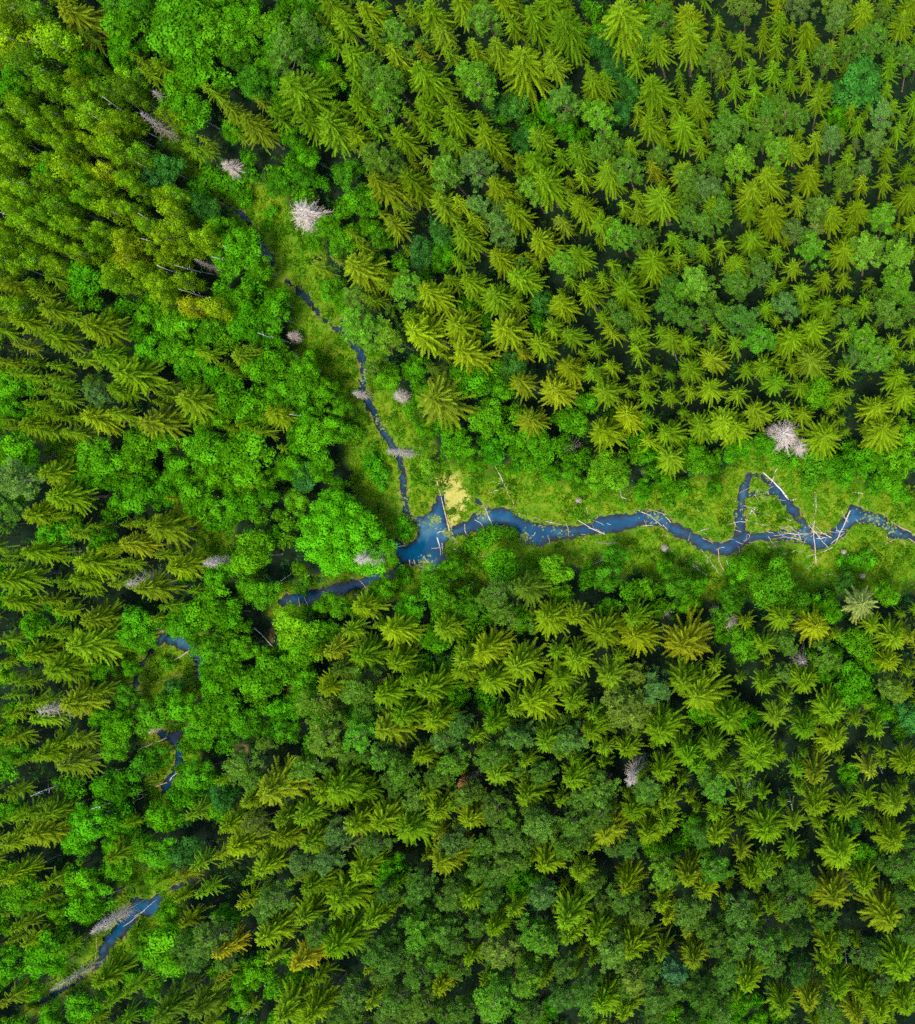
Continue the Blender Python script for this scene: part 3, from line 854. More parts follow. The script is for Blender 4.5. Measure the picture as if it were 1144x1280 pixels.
(744, 880, """S 100 180 90;S 240 240 110;S 330 190 110;S 370 230 100;S 470 230 100;S 570 190 130;S 720 230 90;S 790 230 100 o;A 900 240 80;S 980 230 90 o;S 1110 200 100;P 190 310 110;S 150 370 100;P 430 310 110 l;S 280 340 100;S 520 350 80;S 430 380 90;S 730 300 60;
S 810 350 120;S 900 370 100;S 970 330 90;S 1080 370 110;A 360 410 90;S 60 450 130 o;S 190 460 110;S 270 420 100;S 440 460 110;S 600 450 130;S 710 420 90;P 360 490 90;S 700 510 90;S 520 520 90 o;A 860 410 70;A 930 430 80 t;A 950 530 110;S 850 540 150;
S 1050 490 130 y;P 120 520 80;P 230 610 110 l;P 440 600 110 l;S 330 610 110;S 390 660 100;S 120 620 110;S 550 630 110;P 720 640 110;S 600 570 100;S 970 640 110;S 850 690 140 o;S 1020 760 140 o;P 1110 600 100;P 1100 690 80;P 100 700 110;S 240 700 90;
S 260 750 80 y;P 350 740 120;P 170 750 90;S 30 810 120;S 150 850 130;S 240 880 90;P 520 740 110;S 620 720 70;P 700 720 100;P 440 870 110;P 520 860 110;P 620 830 130;S 690 840 80;P 740 820 80;S 820 850 100;P 270 950 90 t;S 350 900 120 o;P 60 910 130;
P 140 980 100 y;P 490 940 110;S 550 990 120;P 650 920 80;P 310 1010 90;P 400 1020 120;S 40 1050 130;S 130 1090 100;P 230 1050 110;S 660 1070 110;S 770 1060 110 o;S 870 1010 110;S 960 1000 110;P 1020 1010 80;S 1000 1080 130;S 1110 930 140;P 840 1110 100;
A 510 1110 70;A 580 1120 80;S 920 1110 100 o;S 1110 1070 110;P 440 1110 90;P 750 950 80"""),
(372, 880, """P 580 210 100 l;P 690 190 110;S 450 190 100;P 300 200 100;P 380 260 100;S 470 310 90;P 520 270 90;S 690 260 140;S 830 300 120;P 900 230 90;S 990 260 120;S 1060 280 90;P 1080 320 130;S 1000 190 70;P 60 240 110;A 230 230 70;S 140 280 140;S 130 330 130;
S 250 310 90;S 40 400 120;S 60 480 130;S 220 440 120;S 320 400 140;P 150 450 100 g;S 390 450 160;S 500 380 100;S 570 350 80;S 630 410 120;P 700 380 110;P 770 410 90 l;P 750 480 110;P 580 490 100 g;A 650 510 80;P 860 390 90;P 880 450 120;P 980 420 90;
P 970 490 90 l;S 1110 470 90;P 1080 380 110;S 530 560 140 o;S 230 580 120;A 340 580 120;P 290 510 90;P 650 590 90;P 750 570 110;S 900 570 130;S 1030 590 100;A 1040 630 110 l;P 110 560 100 g;S 60 640 110;S 170 680 150;P 440 630 90;S 360 640 80;P 540 670 110;
S 620 680 120;A 800 630 120;P 700 690 90;P 870 680 90 g;S 780 720 90;S 970 740 140;S 1100 800 100;S 270 740 110;P 320 680 80;P 430 780 120 l;S 40 740 120;P 540 810 100;P 640 760 80;S 720 790 110;P 840 800 110 l;P 80 800 90;S 160 860 140;P 270 870 100;
P 450 850 90;S 1000 820 100;P 560 840 90;S 630 890 90;P 720 870 120 y;P 900 860 110 l;P 500 910 90 l;P 420 940 100;P 580 930 80;S 520 970 100 y;S 40 910 110 r;A 20 970 90;S 270 930 70 y;P 340 930 100;P 210 1020 100;S 680 970 80;P 820 970 110 l;P 940 950 90;
S 890 970 80;P 460 1050 110;P 710 1070 150 l;S 280 1050 90;P 360 1050 110;S 60 1080 130;P 580 1100 90;A 910 1070 80;S 1110 1050 110;P 960 1060 100;P 1030 1000 100;P 180 1110 100;P 400 1110 100;P 840 1110 90"""),
(0, 880, """S 250 210 160 o;A 540 190 110 d;A 430 290 130;S 200 390 130;S 60 310 120;A 330 420 150;A 410 430 80;A 60 370 90;S 150 470 170 o;S 50 480 130;A 290 500 100;S 420 530 130;A 590 400 110;A 520 510 120;A 600 520 100;A 720 240 120;A 700 300 80;A 820 320 110 t;
A 790 370 90;S 1000 280 170 o;S 900 350 130 o;S 700 390 120;S 840 430 140;S 860 500 180 y;P 930 430 80 y;S 1100 360 150;S 1110 470 130 y;S 1010 500 120;S 1020 400 100;A 570 610 60;A 300 620 130;S 190 630 120;A 110 680 130;A 350 710 140;A 230 740 80;S 70 610 130;
S 720 570 110;S 650 620 110 o;S 740 660 120;A 690 530 110 t;S 960 580 110;S 1090 630 130;P 990 700 110;S 890 700 120 y;S 1090 750 130;S 680 770 120;A 620 730 90;A 610 860 200;A 820 760 90;P 790 820 110;S 820 880 140 r;S 970 810 120;P 740 870 90;S 1090 910 100 r;
S 810 960 80 r;A 940 960 110;A 870 970 80;A 1080 980 90;A 160 890 140;A 50 930 110;S 80 790 120;S 120 840 120;S 370 980 160;A 110 1040 90;A 480 970 80;S 480 1010 120;A 560 1000 70;S 600 1080 170 d;S 720 1060 170 d;A 880 1030 90;S 1020 1080 130;S 1100 1100 100;
S 40 1050 120 o;A 300 1090 130;A 200 1110 100;S 400 1060 110"""),
]
# pale dead spruces, hand labelled: px, py of the crown's middle, crown width px, height, kind, label
DEAD = [
(381, 269, 46, 13, 'dead', 'tall bleached dead spruce, the largest at the head of the narrow stream'),
(188, 153, 24, 17, 'grey_dead', 'grey dead spruce among green trees near the upper end of the brook'),
(205, 121, 26, 13, 'grey_dead', 'small grey dead spruce just above another grey dead spruce'),
(292, 209, 24, 8, 'dead', 'small whitish dead spruce above the dark start of the stream'),
(366, 420, 17, 6, 'dead', 'little pale dead tree at meadow edge, upper of two close together'),
(362, 448, 19, 6, 'dead', 'little pale dead tree at meadow edge, lower of two close together'),
(450, 491, 13, 11, 'dead', 'slim pale dead tree standing over a bend of the narrow stream'),
(501, 564, 15, 19, 'dead', 'slim white dead spruce that reaches across the narrow stream'),
(501, 496, 20, 12, 'dead', 'white dead top beside the large olive spruce above the stream'),
(458, 695, 28, 20, 'dead', 'white dead tree with forked boughs below the great round alder'),
(713, 558, 26, 10, 'grey_dead', 'grey dead spruce at forest edge above the middle of the meadow'),
(984, 545, 42, 18, 'dead', 'large white dead spruce at the forest edge above the loop channel'),
(1001, 557, 26, 13, 'dead', 'smaller white dead spruce leaning out below the large white one'),
(966, 541, 24, 15, 'grey_dead', 'thin grey dead spruce left of the large white dead one'),
(807, 587, 18, 8, 'grey_dead', 'small grey dead spruce at the forest edge among bright bushes'),
(912, 780, 24, 8, 'dead', 'pinkish grey dead spruce by the south forest edge'),
(829, 763, 25, 7, 'grey_dead', 'sparse grey dead tree in bushes south of the stream'),
(893, 763, 15, 6, 'grey_dead', 'narrow grey dead tree beside brown brush south of the meadow'),
(1003, 828, 38, 14, 'grey_dead', 'wide grey bare crown standing among green trees south of the stream'),
(797, 963, 28, 20, 'dead', 'pale dead spruce alone in the dense southern forest'),
(266, 703, 18, 16, 'dead', 'slim white dead spruce over the left clearing'),
(295, 727, 12, 9, 'grey_dead', 'small grey dead tree below the slim white dead spruce'),
(206, 787, 12, 11, 'grey_dead', 'slender grey dead tree leaning over the western pond'),
(186, 914, 14, 9, 'dead', 'pale dead stub with short boughs by the dark western channel'),
(134, 1153, 20, 19, 'dead', 'tall pale dead spruce over the lower western pond, upper of two'),
(86, 1228, 22, 20, 'grey_dead', 'tall grey dead spruce over the lower western pond, lower of two'),
(255, 329, 14, 15, 'grey_dead', 'brownish dead birch top among green birches'),
(180, 725, 34, 19, 'grey_dead', 'grey thin-needled dying spruce among olive spruces on the west slope'),
(70, 885, 40, 19, 'grey_dead', 'grey bare spruce leaning among olive spruces on the lower west slope'),
(95, 950, 30, 18, 'grey_dead', 'grey bare spruce below other dying spruces on the lower west slope'),
(420, 325, 14, 9, 'grey_dead', 'small grey dead tree touching the orange olive spruce at the meadow'),
(1078, 720, 8, 3, 'dead', 'short white stump with few twigs in the southern meadow'),
(830, 685, 10, 3, 'dead', 'small white dead sapling in the meadow south of the channel'),
(723, 626, 8, 3, 'dead', 'small pale dead sapling in the meadow north of the channel'),
(1055, 690, 8, 2.5, 'dead', 'small bleached stump by the stream bend near the log jam'),
]
# white standing trunks seen between crowns: px, py of the top, in the photograph
SNAGS = [(40, 50), (231, 359), (266, 313), (274, 306), (201, 331), (218, 322), (184, 297), (175, 276), (11, 194), (0, 131), (170, 199), (128, 122), (0, 257), (119, 234), (47, 75), (26, 227), (142, 213),
         (322, 414), (364, 519), (1103, 967), (959, 1026), (985, 1008), (939, 983), (1061, 1205), (1097, 1215), (294, 1278), (369, 1252), (47, 992), (118, 1013)]
# fallen logs and driftwood: enlargement origin, then x0 y0 x1 y1 [thickness m]
LOGS = [
(372, 300, "708 805 745 880 .34;745 880 783 960 .3;697 860 752 888 .2;680 908 735 885 .18;500 850 515 915 .24;515 918 545 1040 .4;521 880 528 935 .2;845 990 945 1018 .26;958 1000 970 1062 .2;1000 1000 1100 1052 .32;1035 955 1050 1015 .22;670 955 698 1022 .3;"
            "633 1000 670 1033 .28;598 1015 612 1060 .28;895 1055 905 1092 .22;45 80 90 65 .3;175 288 215 300 .26;190 552 250 556 .25;478 850 484 870 .18;790 640 875 662 .16"),
(372, 600, "500 190 528 182 .26;500 205 512 270 .32;535 250 541 310 .22;400 285 409 312 .24;416 285 421 312 .22;345 242 400 228 .24;222 358 252 400 .3;238 375 264 396 .24;215 335 280 330 .2;1050 305 1122 258 .22;620 270 695 268 .18;555 246 610 248 .18;"
            "25 415 45 470 .28;5 420 11 452 .24;1018 205 1036 216 .24;200 408 262 408 .18;290 436 350 432 .16;1095 225 1144 222 .14"),
(744, 600, "0 175 35 192 .28;90 20 100 65 .28;100 62 130 70 .24;155 108 240 165 .34;160 92 330 132 .16;245 122 272 152 .28;265 245 400 340 .22;325 280 385 320 .2;0 300 60 260 .2;0 222 80 226 .14;370 184 410 172 .2;375 196 400 192 .18;440 245 462 322 .42;395 305 420 262 .2;"
            "470 285 480 325 .22;470 160 540 150 .22;475 168 522 186 .18;498 148 512 172 .2;535 140 625 160 .18;560 98 592 118 .3;553 122 576 96 .24;652 125 702 146 .16;698 72 722 68 .26;690 190 762 190 .28;630 210 740 213 .22;638 198 722 194 .2;620 202 650 252 .24;790 50 775 190 .26;"
            "778 165 790 300 .28;763 160 802 208 .22;768 150 815 192 .22;775 180 845 206 .22;858 230 912 108 .3;842 228 892 190 .2;750 275 850 240 .2;755 320 790 290 .18;880 335 905 262 .2;815 346 852 340 .18;1058 150 1144 196 .26;1038 226 1092 210 .26;1080 85 1079 112 .2;"
            "915 46 958 48 .18;941 44 943 76 .22;972 240 1002 264 .3;1118 208 1144 226 .26;640 270 722 250 .18;880 110 905 150 .2;800 200 838 246 .18;745 200 800 182 .18;700 205 755 225 .24;660 165 720 185 .16;380 250 440 330 .16;0 140 30 120 .14"),
(744, 300, "600 830 692 928 .5;628 872 652 816 .22;556 962 576 988 .28;584 968 564 950 .2;785 900 780 950 .2;600 905 640 880 .16;515 905 560 880 .14"),
(0, 600, "912 525 990 605 .3;975 376 1045 335 .3;545 532 635 525 .3;500 962 600 920 .34;590 665 682 608 .3;500 736 660 690 .14;325 1077 442 1030 .3;375 946 425 925 .2;300 982 400 940 .2;130 1112 215 1090 .24;470 1130 600 1080 .28;1100 350 1112 340 .4"),
(0, 880, "395 382 540 315 .36;470 320 530 322 .24;608 274 640 230 .24;140 322 220 290 .26;240 870 320 830 .18;440 795 520 735 .2;350 830 345 905 .3;480 760 560 700 .16"),
(744, 880, "680 82 740 60 .28"),
]
# ------------------------------------------------------------------ planting
KINDS = {  # photograph letter: prototype, name, category, height at usual width, usual width m, share of the height where the crown's middle reads
    'S': ('spruce', 'spruce_tree', 20.0, 5.6, 0.80),
    'P': ('pine', 'pine_tree', 20.5, 5.0, 0.86),
    'B': ('birch', 'birch_tree', 18.0, 4.6, 0.74),
    'A': ('alder', 'alder_tree', 12.5, 6.0, 0.72),
    'U': ('willow', 'willow_bush', 3.4, 4.4, 0.6),
}
TONE = {
    'S': {'': (0.078, 0.142, 0.003), 'o': (0.094, 0.134, 0.004), 'y': (0.106, 0.158, 0.003), 'd': (0.048, 0.090, 0.005), 'r': (0.145, 0.150, 0.005), 'w': (0.135, 0.155, 0.032), 'g': (0.080, 0.130, 0.025)},
    'P': {'': (0.066, 0.150, 0.010), 'l': (0.082, 0.205, 0.008), 'g': (0.072, 0.155, 0.020), 'y': (0.10, 0.16, 0.012), 't': (0.045, 0.15, 0.028), 'd': (0.045, 0.105, 0.008)},
    'B': {'': (0.118, 0.235, 0.003), 'l': (0.155, 0.265, 0.003), 'y': (0.180, 0.255, 0.004), 'd': (0.08, 0.18, 0.004)},
    'A': {'': (0.062, 0.225, 0.003), 'l': (0.090, 0.265, 0.004), 'd': (0.044, 0.165, 0.004), 't': (0.034, 0.135, 0.012)},
    'U': {'': (0.062, 0.235, 0.004), 'l': (0.12, 0.27, 0.006)},
}
TONE_WORD = {'S': {'': 'green', 'o': 'olive brown', 'y': 'yellowish', 'd': 'dark', 'r': 'orange tinged', 'w': 'pale straw coloured', 'g': 'greyish'},
             'P': {'': 'dull green', 'l': 'light green', 'g': 'grey green', 'y': 'yellowish', 't': 'blue green', 'd': 'dark'},
             'B': {'': 'green', 'l': 'light green', 'y': 'yellow green', 'd': 'dark green'},
             'A': {'': 'bright green', 'l': 'lime green', 'd': 'dark green', 't': 'dark bluish green'},
             'U': {'': 'bright green', 'l': 'lime green'}}
trees = []   # dicts: k, x, y (ground), w (m), H, tone, px, py (photograph pixel of the crown's middle)


def new_tree(k, px, py, wpx, tone, hs=1.0, src='catalog'):
    key, name, h0, w0, share = KINDS[k]
    if k == 'P':
        wpx *= 0.93
    if k == 'B':
        wpx *= 0.86
        hs *= 1.08
    if k == 'S' and px >= 330:
        wpx *= 1.17
    if k == 'S' and px < 330:
        wpx *= 0.82
        hs *= 0.88
    wm = wpx * (CAM_H - h0 * share) / FOC
    H = h0 * (wm / w0) ** (0.22 if k != 'U' else 0.6) * hs * rng.uniform(0.95, 1.06)
    if k == 'A':
        H = min(18.0, H * (wm / w0) ** 0.35)
    p = P(px, py, H * share)
    trees.append(dict(k=k, x=p[0], y=p[1], w=wm, H=H, tone=tone, px=px, py=py, src=src))


for ox, oy, txt in CATALOG:
    for e in txt.replace('\n', '').split(';'):
        e = e.split()
        if len(e) < 4:
            continue
        k, x, y, wd = e[0], float(e[1]), float(e[2]), float(e[3])
        tone = e[4] if len(e) > 4 else ''
        if tone not in TONE[k]:
            tone = ''
        px, py = ox + x / ZOOM, oy + y / ZOOM
        new_tree(k, px, py, wd / ZOOM * 1.06, tone)
N_CATALOG = len(trees)
# drop doubles noted twice where enlargements overlap
keep = []
for tr in trees:
    if all((tr['px'] - o['px']) ** 2 + (tr['py'] - o['py']) ** 2 > (0.30 * M2PX * min(tr['w'], o['w'])) ** 2 for o in keep):
        keep.append(tr)
trees = [tr for tr in keep if math.hypot(tr['px'] - 429, tr['py'] - 668) > 70]

GREAT = P(430, 670, 12.0)[:2]


# what the enlargements leave open under and between the crowns
def fill(step, rad_lo, rad_hi, tight, lim, hs, meadow_gap):
    cx = np.array([t_['x'] for t_ in trees])
    cy = np.array([t_['y'] for t_ in trees])
    cw = np.array([t_['w'] for t_ in trees])
    x0, y0 = P(-95, 0)[0], P(0, 1375)[1]
    x1, y1 = P(1225, 0)[0], P(0, -95)[1]
    cand = np.array([(x, y) for x in np.arange(x0, x1, step) for y in np.arange(y0, y1, step)])
    cand += rng.uniform(-step * 0.45, step * 0.45, cand.shape)
    rng.shuffle(cand)
    md = meadow_sd(cand)
    wd = water_sd(cand)
    n = 0
    for (x, y), m_, w_ in zip(cand, md, wd):
        if m_ < meadow_gap or w_ < 1.5 or n >= lim or math.hypot(x - GREAT[0], y - GREAT[1]) < 10.0:
            continue
        r_ = rng.uniform(rad_lo, rad_hi)
        d = np.hypot(cx - x, cy - y)
        if (d < tight * (cw / 2 + r_)).any():
            continue
        near = np.argsort(d)[:5]
        ks = [trees[i]['k'] for i in near if trees[i]['k'] != 'U']
        if not ks:
            continue
        k = ks[int(rng.integers(0, len(ks)))]
        key, name, h0, w0, share = KINDS[k]
        tone = trees[near[int(rng.integers(0, len(near)))]]['tone'] if rng.uniform() < 0.4 else ''
        if tone not in TONE[k] or tone in ('w', 'r'):
            tone = ''
        H = h0 * hs * rng.uniform(0.85, 1.05)
        r_ *= 0.82 if k == 'B' else 1.0
        q = PX(x, y, H * share)
        trees.append(dict(k=k, x=x, y=y, w=2 * r_, H=H, tone=tone, px=q[0], py=q[1], src='fill'))
        cx, cy, cw = np.append(cx, x), np.append(cy, y), np.append(cw, 2 * r_)
        n += 1
    return n


n_f1 = fill(1.5, 2.1, 2.9, 0.60, 900, 0.93, 1.6)
n_f1 += fill(1.3, 1.5, 2.0, 0.54, 1000, 0.8, 1.0)
print('trees: catalogue', len(trees) - n_f1, 'of', N_CATALOG, 'fill', n_f1)

used = {}
CAP = 300
counts = {}
singles, mass = [], []


def in_frame(tr, m=4):
    return -m < tr['px'] < 1144 + m and -m < tr['py'] < 1280 + m


order = sorted(range(len(trees)), key=lambda i: (trees[i]['src'] == 'fill', -trees[i]['w']))
for i in order:
    tr = trees[i]
    if in_frame(tr) and counts.get(tr['k'], 0) < CAP:
        counts[tr['k']] = counts.get(tr['k'], 0) + 1
        singles.append(tr)
    else:
        mass.append(tr)
print('singles', counts, 'mass', len(mass))
sx = np.array([[t_['x'], t_['y']] for t_ in singles + mass])
zg, _ = ground_height(sx)
for t_, z in zip(singles + mass, zg):
    t_['z'] = max(0.0, float(z)) - 0.05


def tone_colour(tr):
    c = np.array(TONE[tr['k']][tr['tone']])
    j = rng.normal(0, 1, 3)
    c = c * (1 + 0.10 * j[0])
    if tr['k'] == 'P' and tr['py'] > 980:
        c = c * np.array([0.85, 0.86, 1.15])     # grey-green south pines; the view's darker, cooler bottom is painted in too
    c[0] *= 1 + 0.08 * j[1] + 0.07 * float(wave_noise(np.array([[tr['x'], tr['y']]]), 45.0, 71)[0])
    c[2] *= 1 + 0.25 * abs(j[2])
    return c


def plant(key, name, x, y, z, sxy, sz, rz, colour=None, pick=None):
    protos = PROTO[key]
    pr = protos[int(rng.integers(0, len(protos))) if pick is None else pick]
    root = bpy.data.objects.new(name, None)
    root.empty_display_size = 0.5
    COL.objects.link(root)
    root.location = (x, y, z)
    root.rotation_euler = (rng.normal(0, 0.035), rng.normal(0, 0.035), rz)
    root.scale = (sxy, sxy, sz)
    if 'src' not in pr:                      # first of its kind: the meshes themselves, later ones are copies
        pr['src'] = (bpy.data.objects.new('trunk', pr['trunk']), bpy.data.objects.new('crown', pr['crown']))
        parts = pr['src']
    else:
        parts = tuple(o.copy() for o in pr['src'])
    for o in parts:
        COL.objects.link(o)
        o.parent = root
    if colour is not None:
        parts[1].color = (*colour, 1.0)
    return root


for tr in singles:
    key, name, h0, w0, share = KINDS[tr['k']]
    if key == 'spruce' and (tr['w'] > 6.9 or tr['px'] < 330 and tr['w'] > 5.0):
        key = 'tall_spruce'
    pr = PROTO[key][0]
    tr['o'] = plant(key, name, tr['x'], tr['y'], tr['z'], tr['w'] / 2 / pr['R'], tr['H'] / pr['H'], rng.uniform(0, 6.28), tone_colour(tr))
p = P(430, 670, 12.0)
great = plant('great_alder', 'alder_tree', p[0], p[1], 0.3, 1.06, 1.0, 0.4, (0.078, 0.325, 0.004))

# the rest of each kind, and what stands just beyond the picture's edge, as one mass per kind
for k, nm, mk in (('S', 'spruce_forest', 'needle_mass'), ('P', 'pine_forest', 'needle_mass'), ('B', 'birch_woods', 'leaf_mass'), ('A', 'alder_woods', 'leaf_mass')):
    V, F, A, T, n = [], [], [], [], 0
    for tr in mass:
        if tr['k'] != k:
            continue
        key = KINDS[k][0]
        lows = [q for q in PROTO[key] if q['low'] is not None]
        pr = lows[int(rng.integers(0, len(lows)))]
        v, f, a = pr['low']
        g = Geo()
        g.tube([[0, 0, -0.3], [0, 0, pr['H'] * 0.5], [0, 0, pr['H'] * 0.93]], [0.2, 0.14, 0.03], 5, False)
        tv, tf, ta = g.arrays()
        s, sz = tr['w'] / 2 / pr['R'], tr['H'] / pr['H']
        an = rng.uniform(0, 6.28)
        ca, sa = math.cos(an), math.sin(an)
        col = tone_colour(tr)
        for vv, ff, aa, cc in ((v, f, a, col), (tv, tf, ta, (0.1, 0.08, 0.06))):
            q = np.empty_like(vv)
            q[:, 0] = (vv[:, 0] * ca - vv[:, 1] * sa) * s + tr['x']
            q[:, 1] = (vv[:, 0] * sa + vv[:, 1] * ca) * s + tr['y']
            q[:, 2] = vv[:, 2] * sz + tr['z']
            V.append(q)
            F.append(ff + n)
            A.append(aa)
            T.append(np.tile(np.array([*cc, 1.0], dtype=np.float32), (len(vv), 1)))
            n += len(vv)
    if V:
        o = link(nm, make_mesh(nm, np.concatenate(V), np.concatenate(F), M[mk], np.concatenate(A), False, np.concatenate(T)))
        tag(o, kind='stuff')

# ------------------------------------------------------------------ dead trees, white trunks, logs
things = []   # (object, label, category, group)
for px, py, wpx, h, key, label in DEAD:
    x, y, _ = P(px, py, h * 0.72)
    z = float(ground_height(np.array([[x, y]]))[0][0])
    pr = PROTO[key][0]
    o = plant(key, 'dead_spruce', x, y, max(z, -0.2), wpx / M2PX / 2 / pr['R'] * 1.05, h / pr['H'], rng.uniform(0, 6.28))
    tag(o, label, 'dead tree')
x, y, _ = P(582, 981, 17.5)
rusty = plant('grey_dead', 'dead_spruce', x, y, 0.4, 0.55, 1.0, 1.0)
rusty.children[1].data = rusty.children[1].data.copy()
tag(rusty, 'small rusty orange dead tree, the only one, deep in the southern forest', 'dead tree')
g = Geo()
r = np.random.default_rng(88)
for i in range(26):
    a, u = i * 2.4, i / 26
    needle_burst(g, r, np.array([math.cos(a) * 2.0 * math.sqrt(u + .05), math.sin(a) * 2.0 * math.sqrt(u + .05), 17.6 - 3.5 * u]), 0.6, 40, 0.45, 0.08, 0.5)
o = link('needles', g.mesh('rusty_needles', M['red_twigs']), rusty)

for i, (px, py) in enumerate(SNAGS):
    h = rng.uniform(15.5, 17.5)
    x, y, _ = P(px, py, h)
    z = float(ground_height(np.array([[x, y]]))[0][0])
    o = plant('snag', 'bare_trunk', x, y, max(z, -0.3), rng.uniform(0.85, 1.15), h / 17.0, rng.uniform(0, 6.28))
    things.append((o, 'snag', px, py))

# small sticks washed up along the channels, most of them around the jam and the loop
r = np.random.default_rng(77)
st = []
for cx_, cy_, sx_, sy_, m_ in ((960, 668, 34, 12, 16), (1020, 668, 18, 16, 12), (905, 680, 22, 10, 8), (940, 632, 14, 14, 8), (815, 652, 24, 12, 8), (700, 652, 40, 14, 8), (560, 672, 14, 22, 7), (1085, 660, 28, 12, 7), (860, 705, 36, 12, 9)):
    for q_ in range(m_):
        x0, y0 = cx_ + r.normal(0, sx_), cy_ + r.normal(0, sy_)
        if x0 > 1140:
            continue
        a_, l_ = r.uniform(0, 3.14) if r.uniform() < 0.5 else r.normal(0.3, 0.4), r.uniform(5, 16)
        st.append(f"{x0 * ZOOM:.1f} {y0 * ZOOM:.1f} {(x0 + math.cos(a_) * l_) * ZOOM:.1f} {(y0 + math.sin(a_) * l_) * ZOOM:.1f} {r.uniform(0.1, 0.2):.2f}")
LOGS.append((0, 0, ';'.join(st)))
n_log = 0
for ox, oy, txt in LOGS:
    for e in txt.split(';'):
        e = [float(q) for q in e.split()]
        if len(e) < 5:
            continue
        r = np.random.default_rng(900 + n_log)
        q0, q1 = (ox + e[0] / ZOOM, oy + e[1] / ZOOM), (ox + e[2] / ZOOM, oy + e[3] / ZOOM)
        a, b = P(*q0), P(*q1)
        L = float(np.hypot(*(b - a)[:2]))
        rad = e[4] / 2 * 0.88
        n = 7
        u = np.linspace(0, 1, n)
        pts = a + (b - a) * u[:, None]
        nrm = np.array([-(b - a)[1], (b - a)[0], 0]) / (L + 1e-6)
        pts += nrm * (np.cumsum(r.normal(0, 0.045 * math.sqrt(L), n)) * np.sin(u * math.pi))[:, None]
        hgt, _ = ground_height(pts[:, :2])
        hgt = np.maximum(hgt, 0.0)
        chord = np.linspace(hgt[0], hgt[-1], n)
        lift = max(0.0, float((hgt - chord).max()))
        pts[:, 2] = chord + lift + rad * 0.7
        rr = rad * (1.0 - 0.55 * u) * (1 + 0.12 * r.normal(0, 1, n))
        if r.uniform() < 0.5:
            rr = rr[::-1]
        g = Geo()
        g.tube(pts, rr, 6)
        for s_ in range(int(r.integers(1, 4))):
            uu = r.uniform(0.25, 0.95)
            c = np.array([np.interp(uu, u, pts[:, i]) for i in range(3)])
            an = r.uniform(0, 6.28)
            ln = r.uniform(0.4, 1.5) * min(1, L / 6)
            g.tube([c, c + np.array([math.cos(an), math.sin(an), 0.35]) * ln], [rad * 0.35, rad * 0.15], 3, False)
        mt = [M['log_wood'], M['log_wood'], M['log_wood'], M['white_wood'], M['dead_wood'], M['dead_wood'], M['brown_log']][int(r.integers(0, 7))]
        base = pts[0].copy()
        v, f, aa = g.arrays()
        o = link('fallen_log', make_mesh('fallen_log', v - base.astype(np.float32), f, mt, aa, True))
        o.location = base
        things.append((o, 'log', (q0[0] + q1[0]) / 2, (q0[1] + q1[1]) / 2, L, rad, math.atan2(b[1] - a[1], b[0] - a[0]), mt.name, q0, q1))
        n_log += 1
print('logs', n_log)


# ------------------------------------------------------------------ ground cover nobody could count
def scatter(nmax, lo, hi, seed):
    r = np.random.default_rng(seed)
    return np.c_[r.uniform(lo[0], hi[0], nmax), r.uniform(hi[1], lo[1], nmax)], r


lo, hi = P(-5, -5), P(1150, 1286)
xy, r = scatter(90000, lo, hi, 51)
md = meadow_sd(xy)
xy = xy[md < 1.2]
hz, wsd = ground_height(xy)
ok = (wsd > 0.10) & (poly_sd(xy, poly_world(MUD)) > -1.2 + 1.4 * r.uniform(0, 1, len(xy)))
xy, hz, wsd = xy[ok], hz[ok], wsd[ok]
n = len(xy)
B = 7
c = np.repeat(np.c_[xy, hz], B, 0)
an = r.uniform(0, 6.28, n * B)
patch = wave_noise(xy, 9.0, 61)
patch2 = wave_noise(xy, 4.0, 62)
ln = r.uniform(0.25, 0.62, n * B) * np.repeat((1 + 0.35 * patch2).clip(0.45, 1.7) * np.where(r.uniform(0, 1, n) < 0.07, 1.9, 1.0), B)
d = np.stack([np.cos(an), np.sin(an), r.uniform(0.3, 1.0, n * B)], 1)
s = np.stack([-np.sin(an), np.cos(an), np.zeros(n * B)], 1) * 0.075
tip = c + d * ln[:, None]
q = np.stack([c - s, c + s, tip + s * 0.6, tip - s * 0.6], 1).astype(np.float32)
green = np.array([0.06, 0.20, 0.003])
yellow = np.array([0.13, 0.215, 0.005])
rust = np.array([0.20, 0.12, 0.008])
k1 = ((patch + 0.6 * r.normal(0, 1, n)) * 0.5 + 0.45).clip(0, 1)[:, None]
k2 = ((wave_noise(xy, 6.0, 63) + 0.5 * r.normal(0, 1, n)) * 0.8 - 1.25).clip(0, 0.8)[:, None]
tc = green * (1 - k1) + yellow * k1
tc = tc * (1 - k2) + rust * k2
tcol = np.repeat(np.c_[tc, np.ones(n)], B * 4, 0)
aa = np.c_[np.repeat(r.uniform(0, 1, n * B), 4), np.zeros(n * B * 4)]
o = link('sedge_grass', make_mesh('sedge_grass', q.reshape(-1, 3), np.arange(n * B * 4).reshape(-1, 4), M['leaf_mass'], aa, False, tcol))
tag(o, kind='stuff')
print('sedge tufts', n)

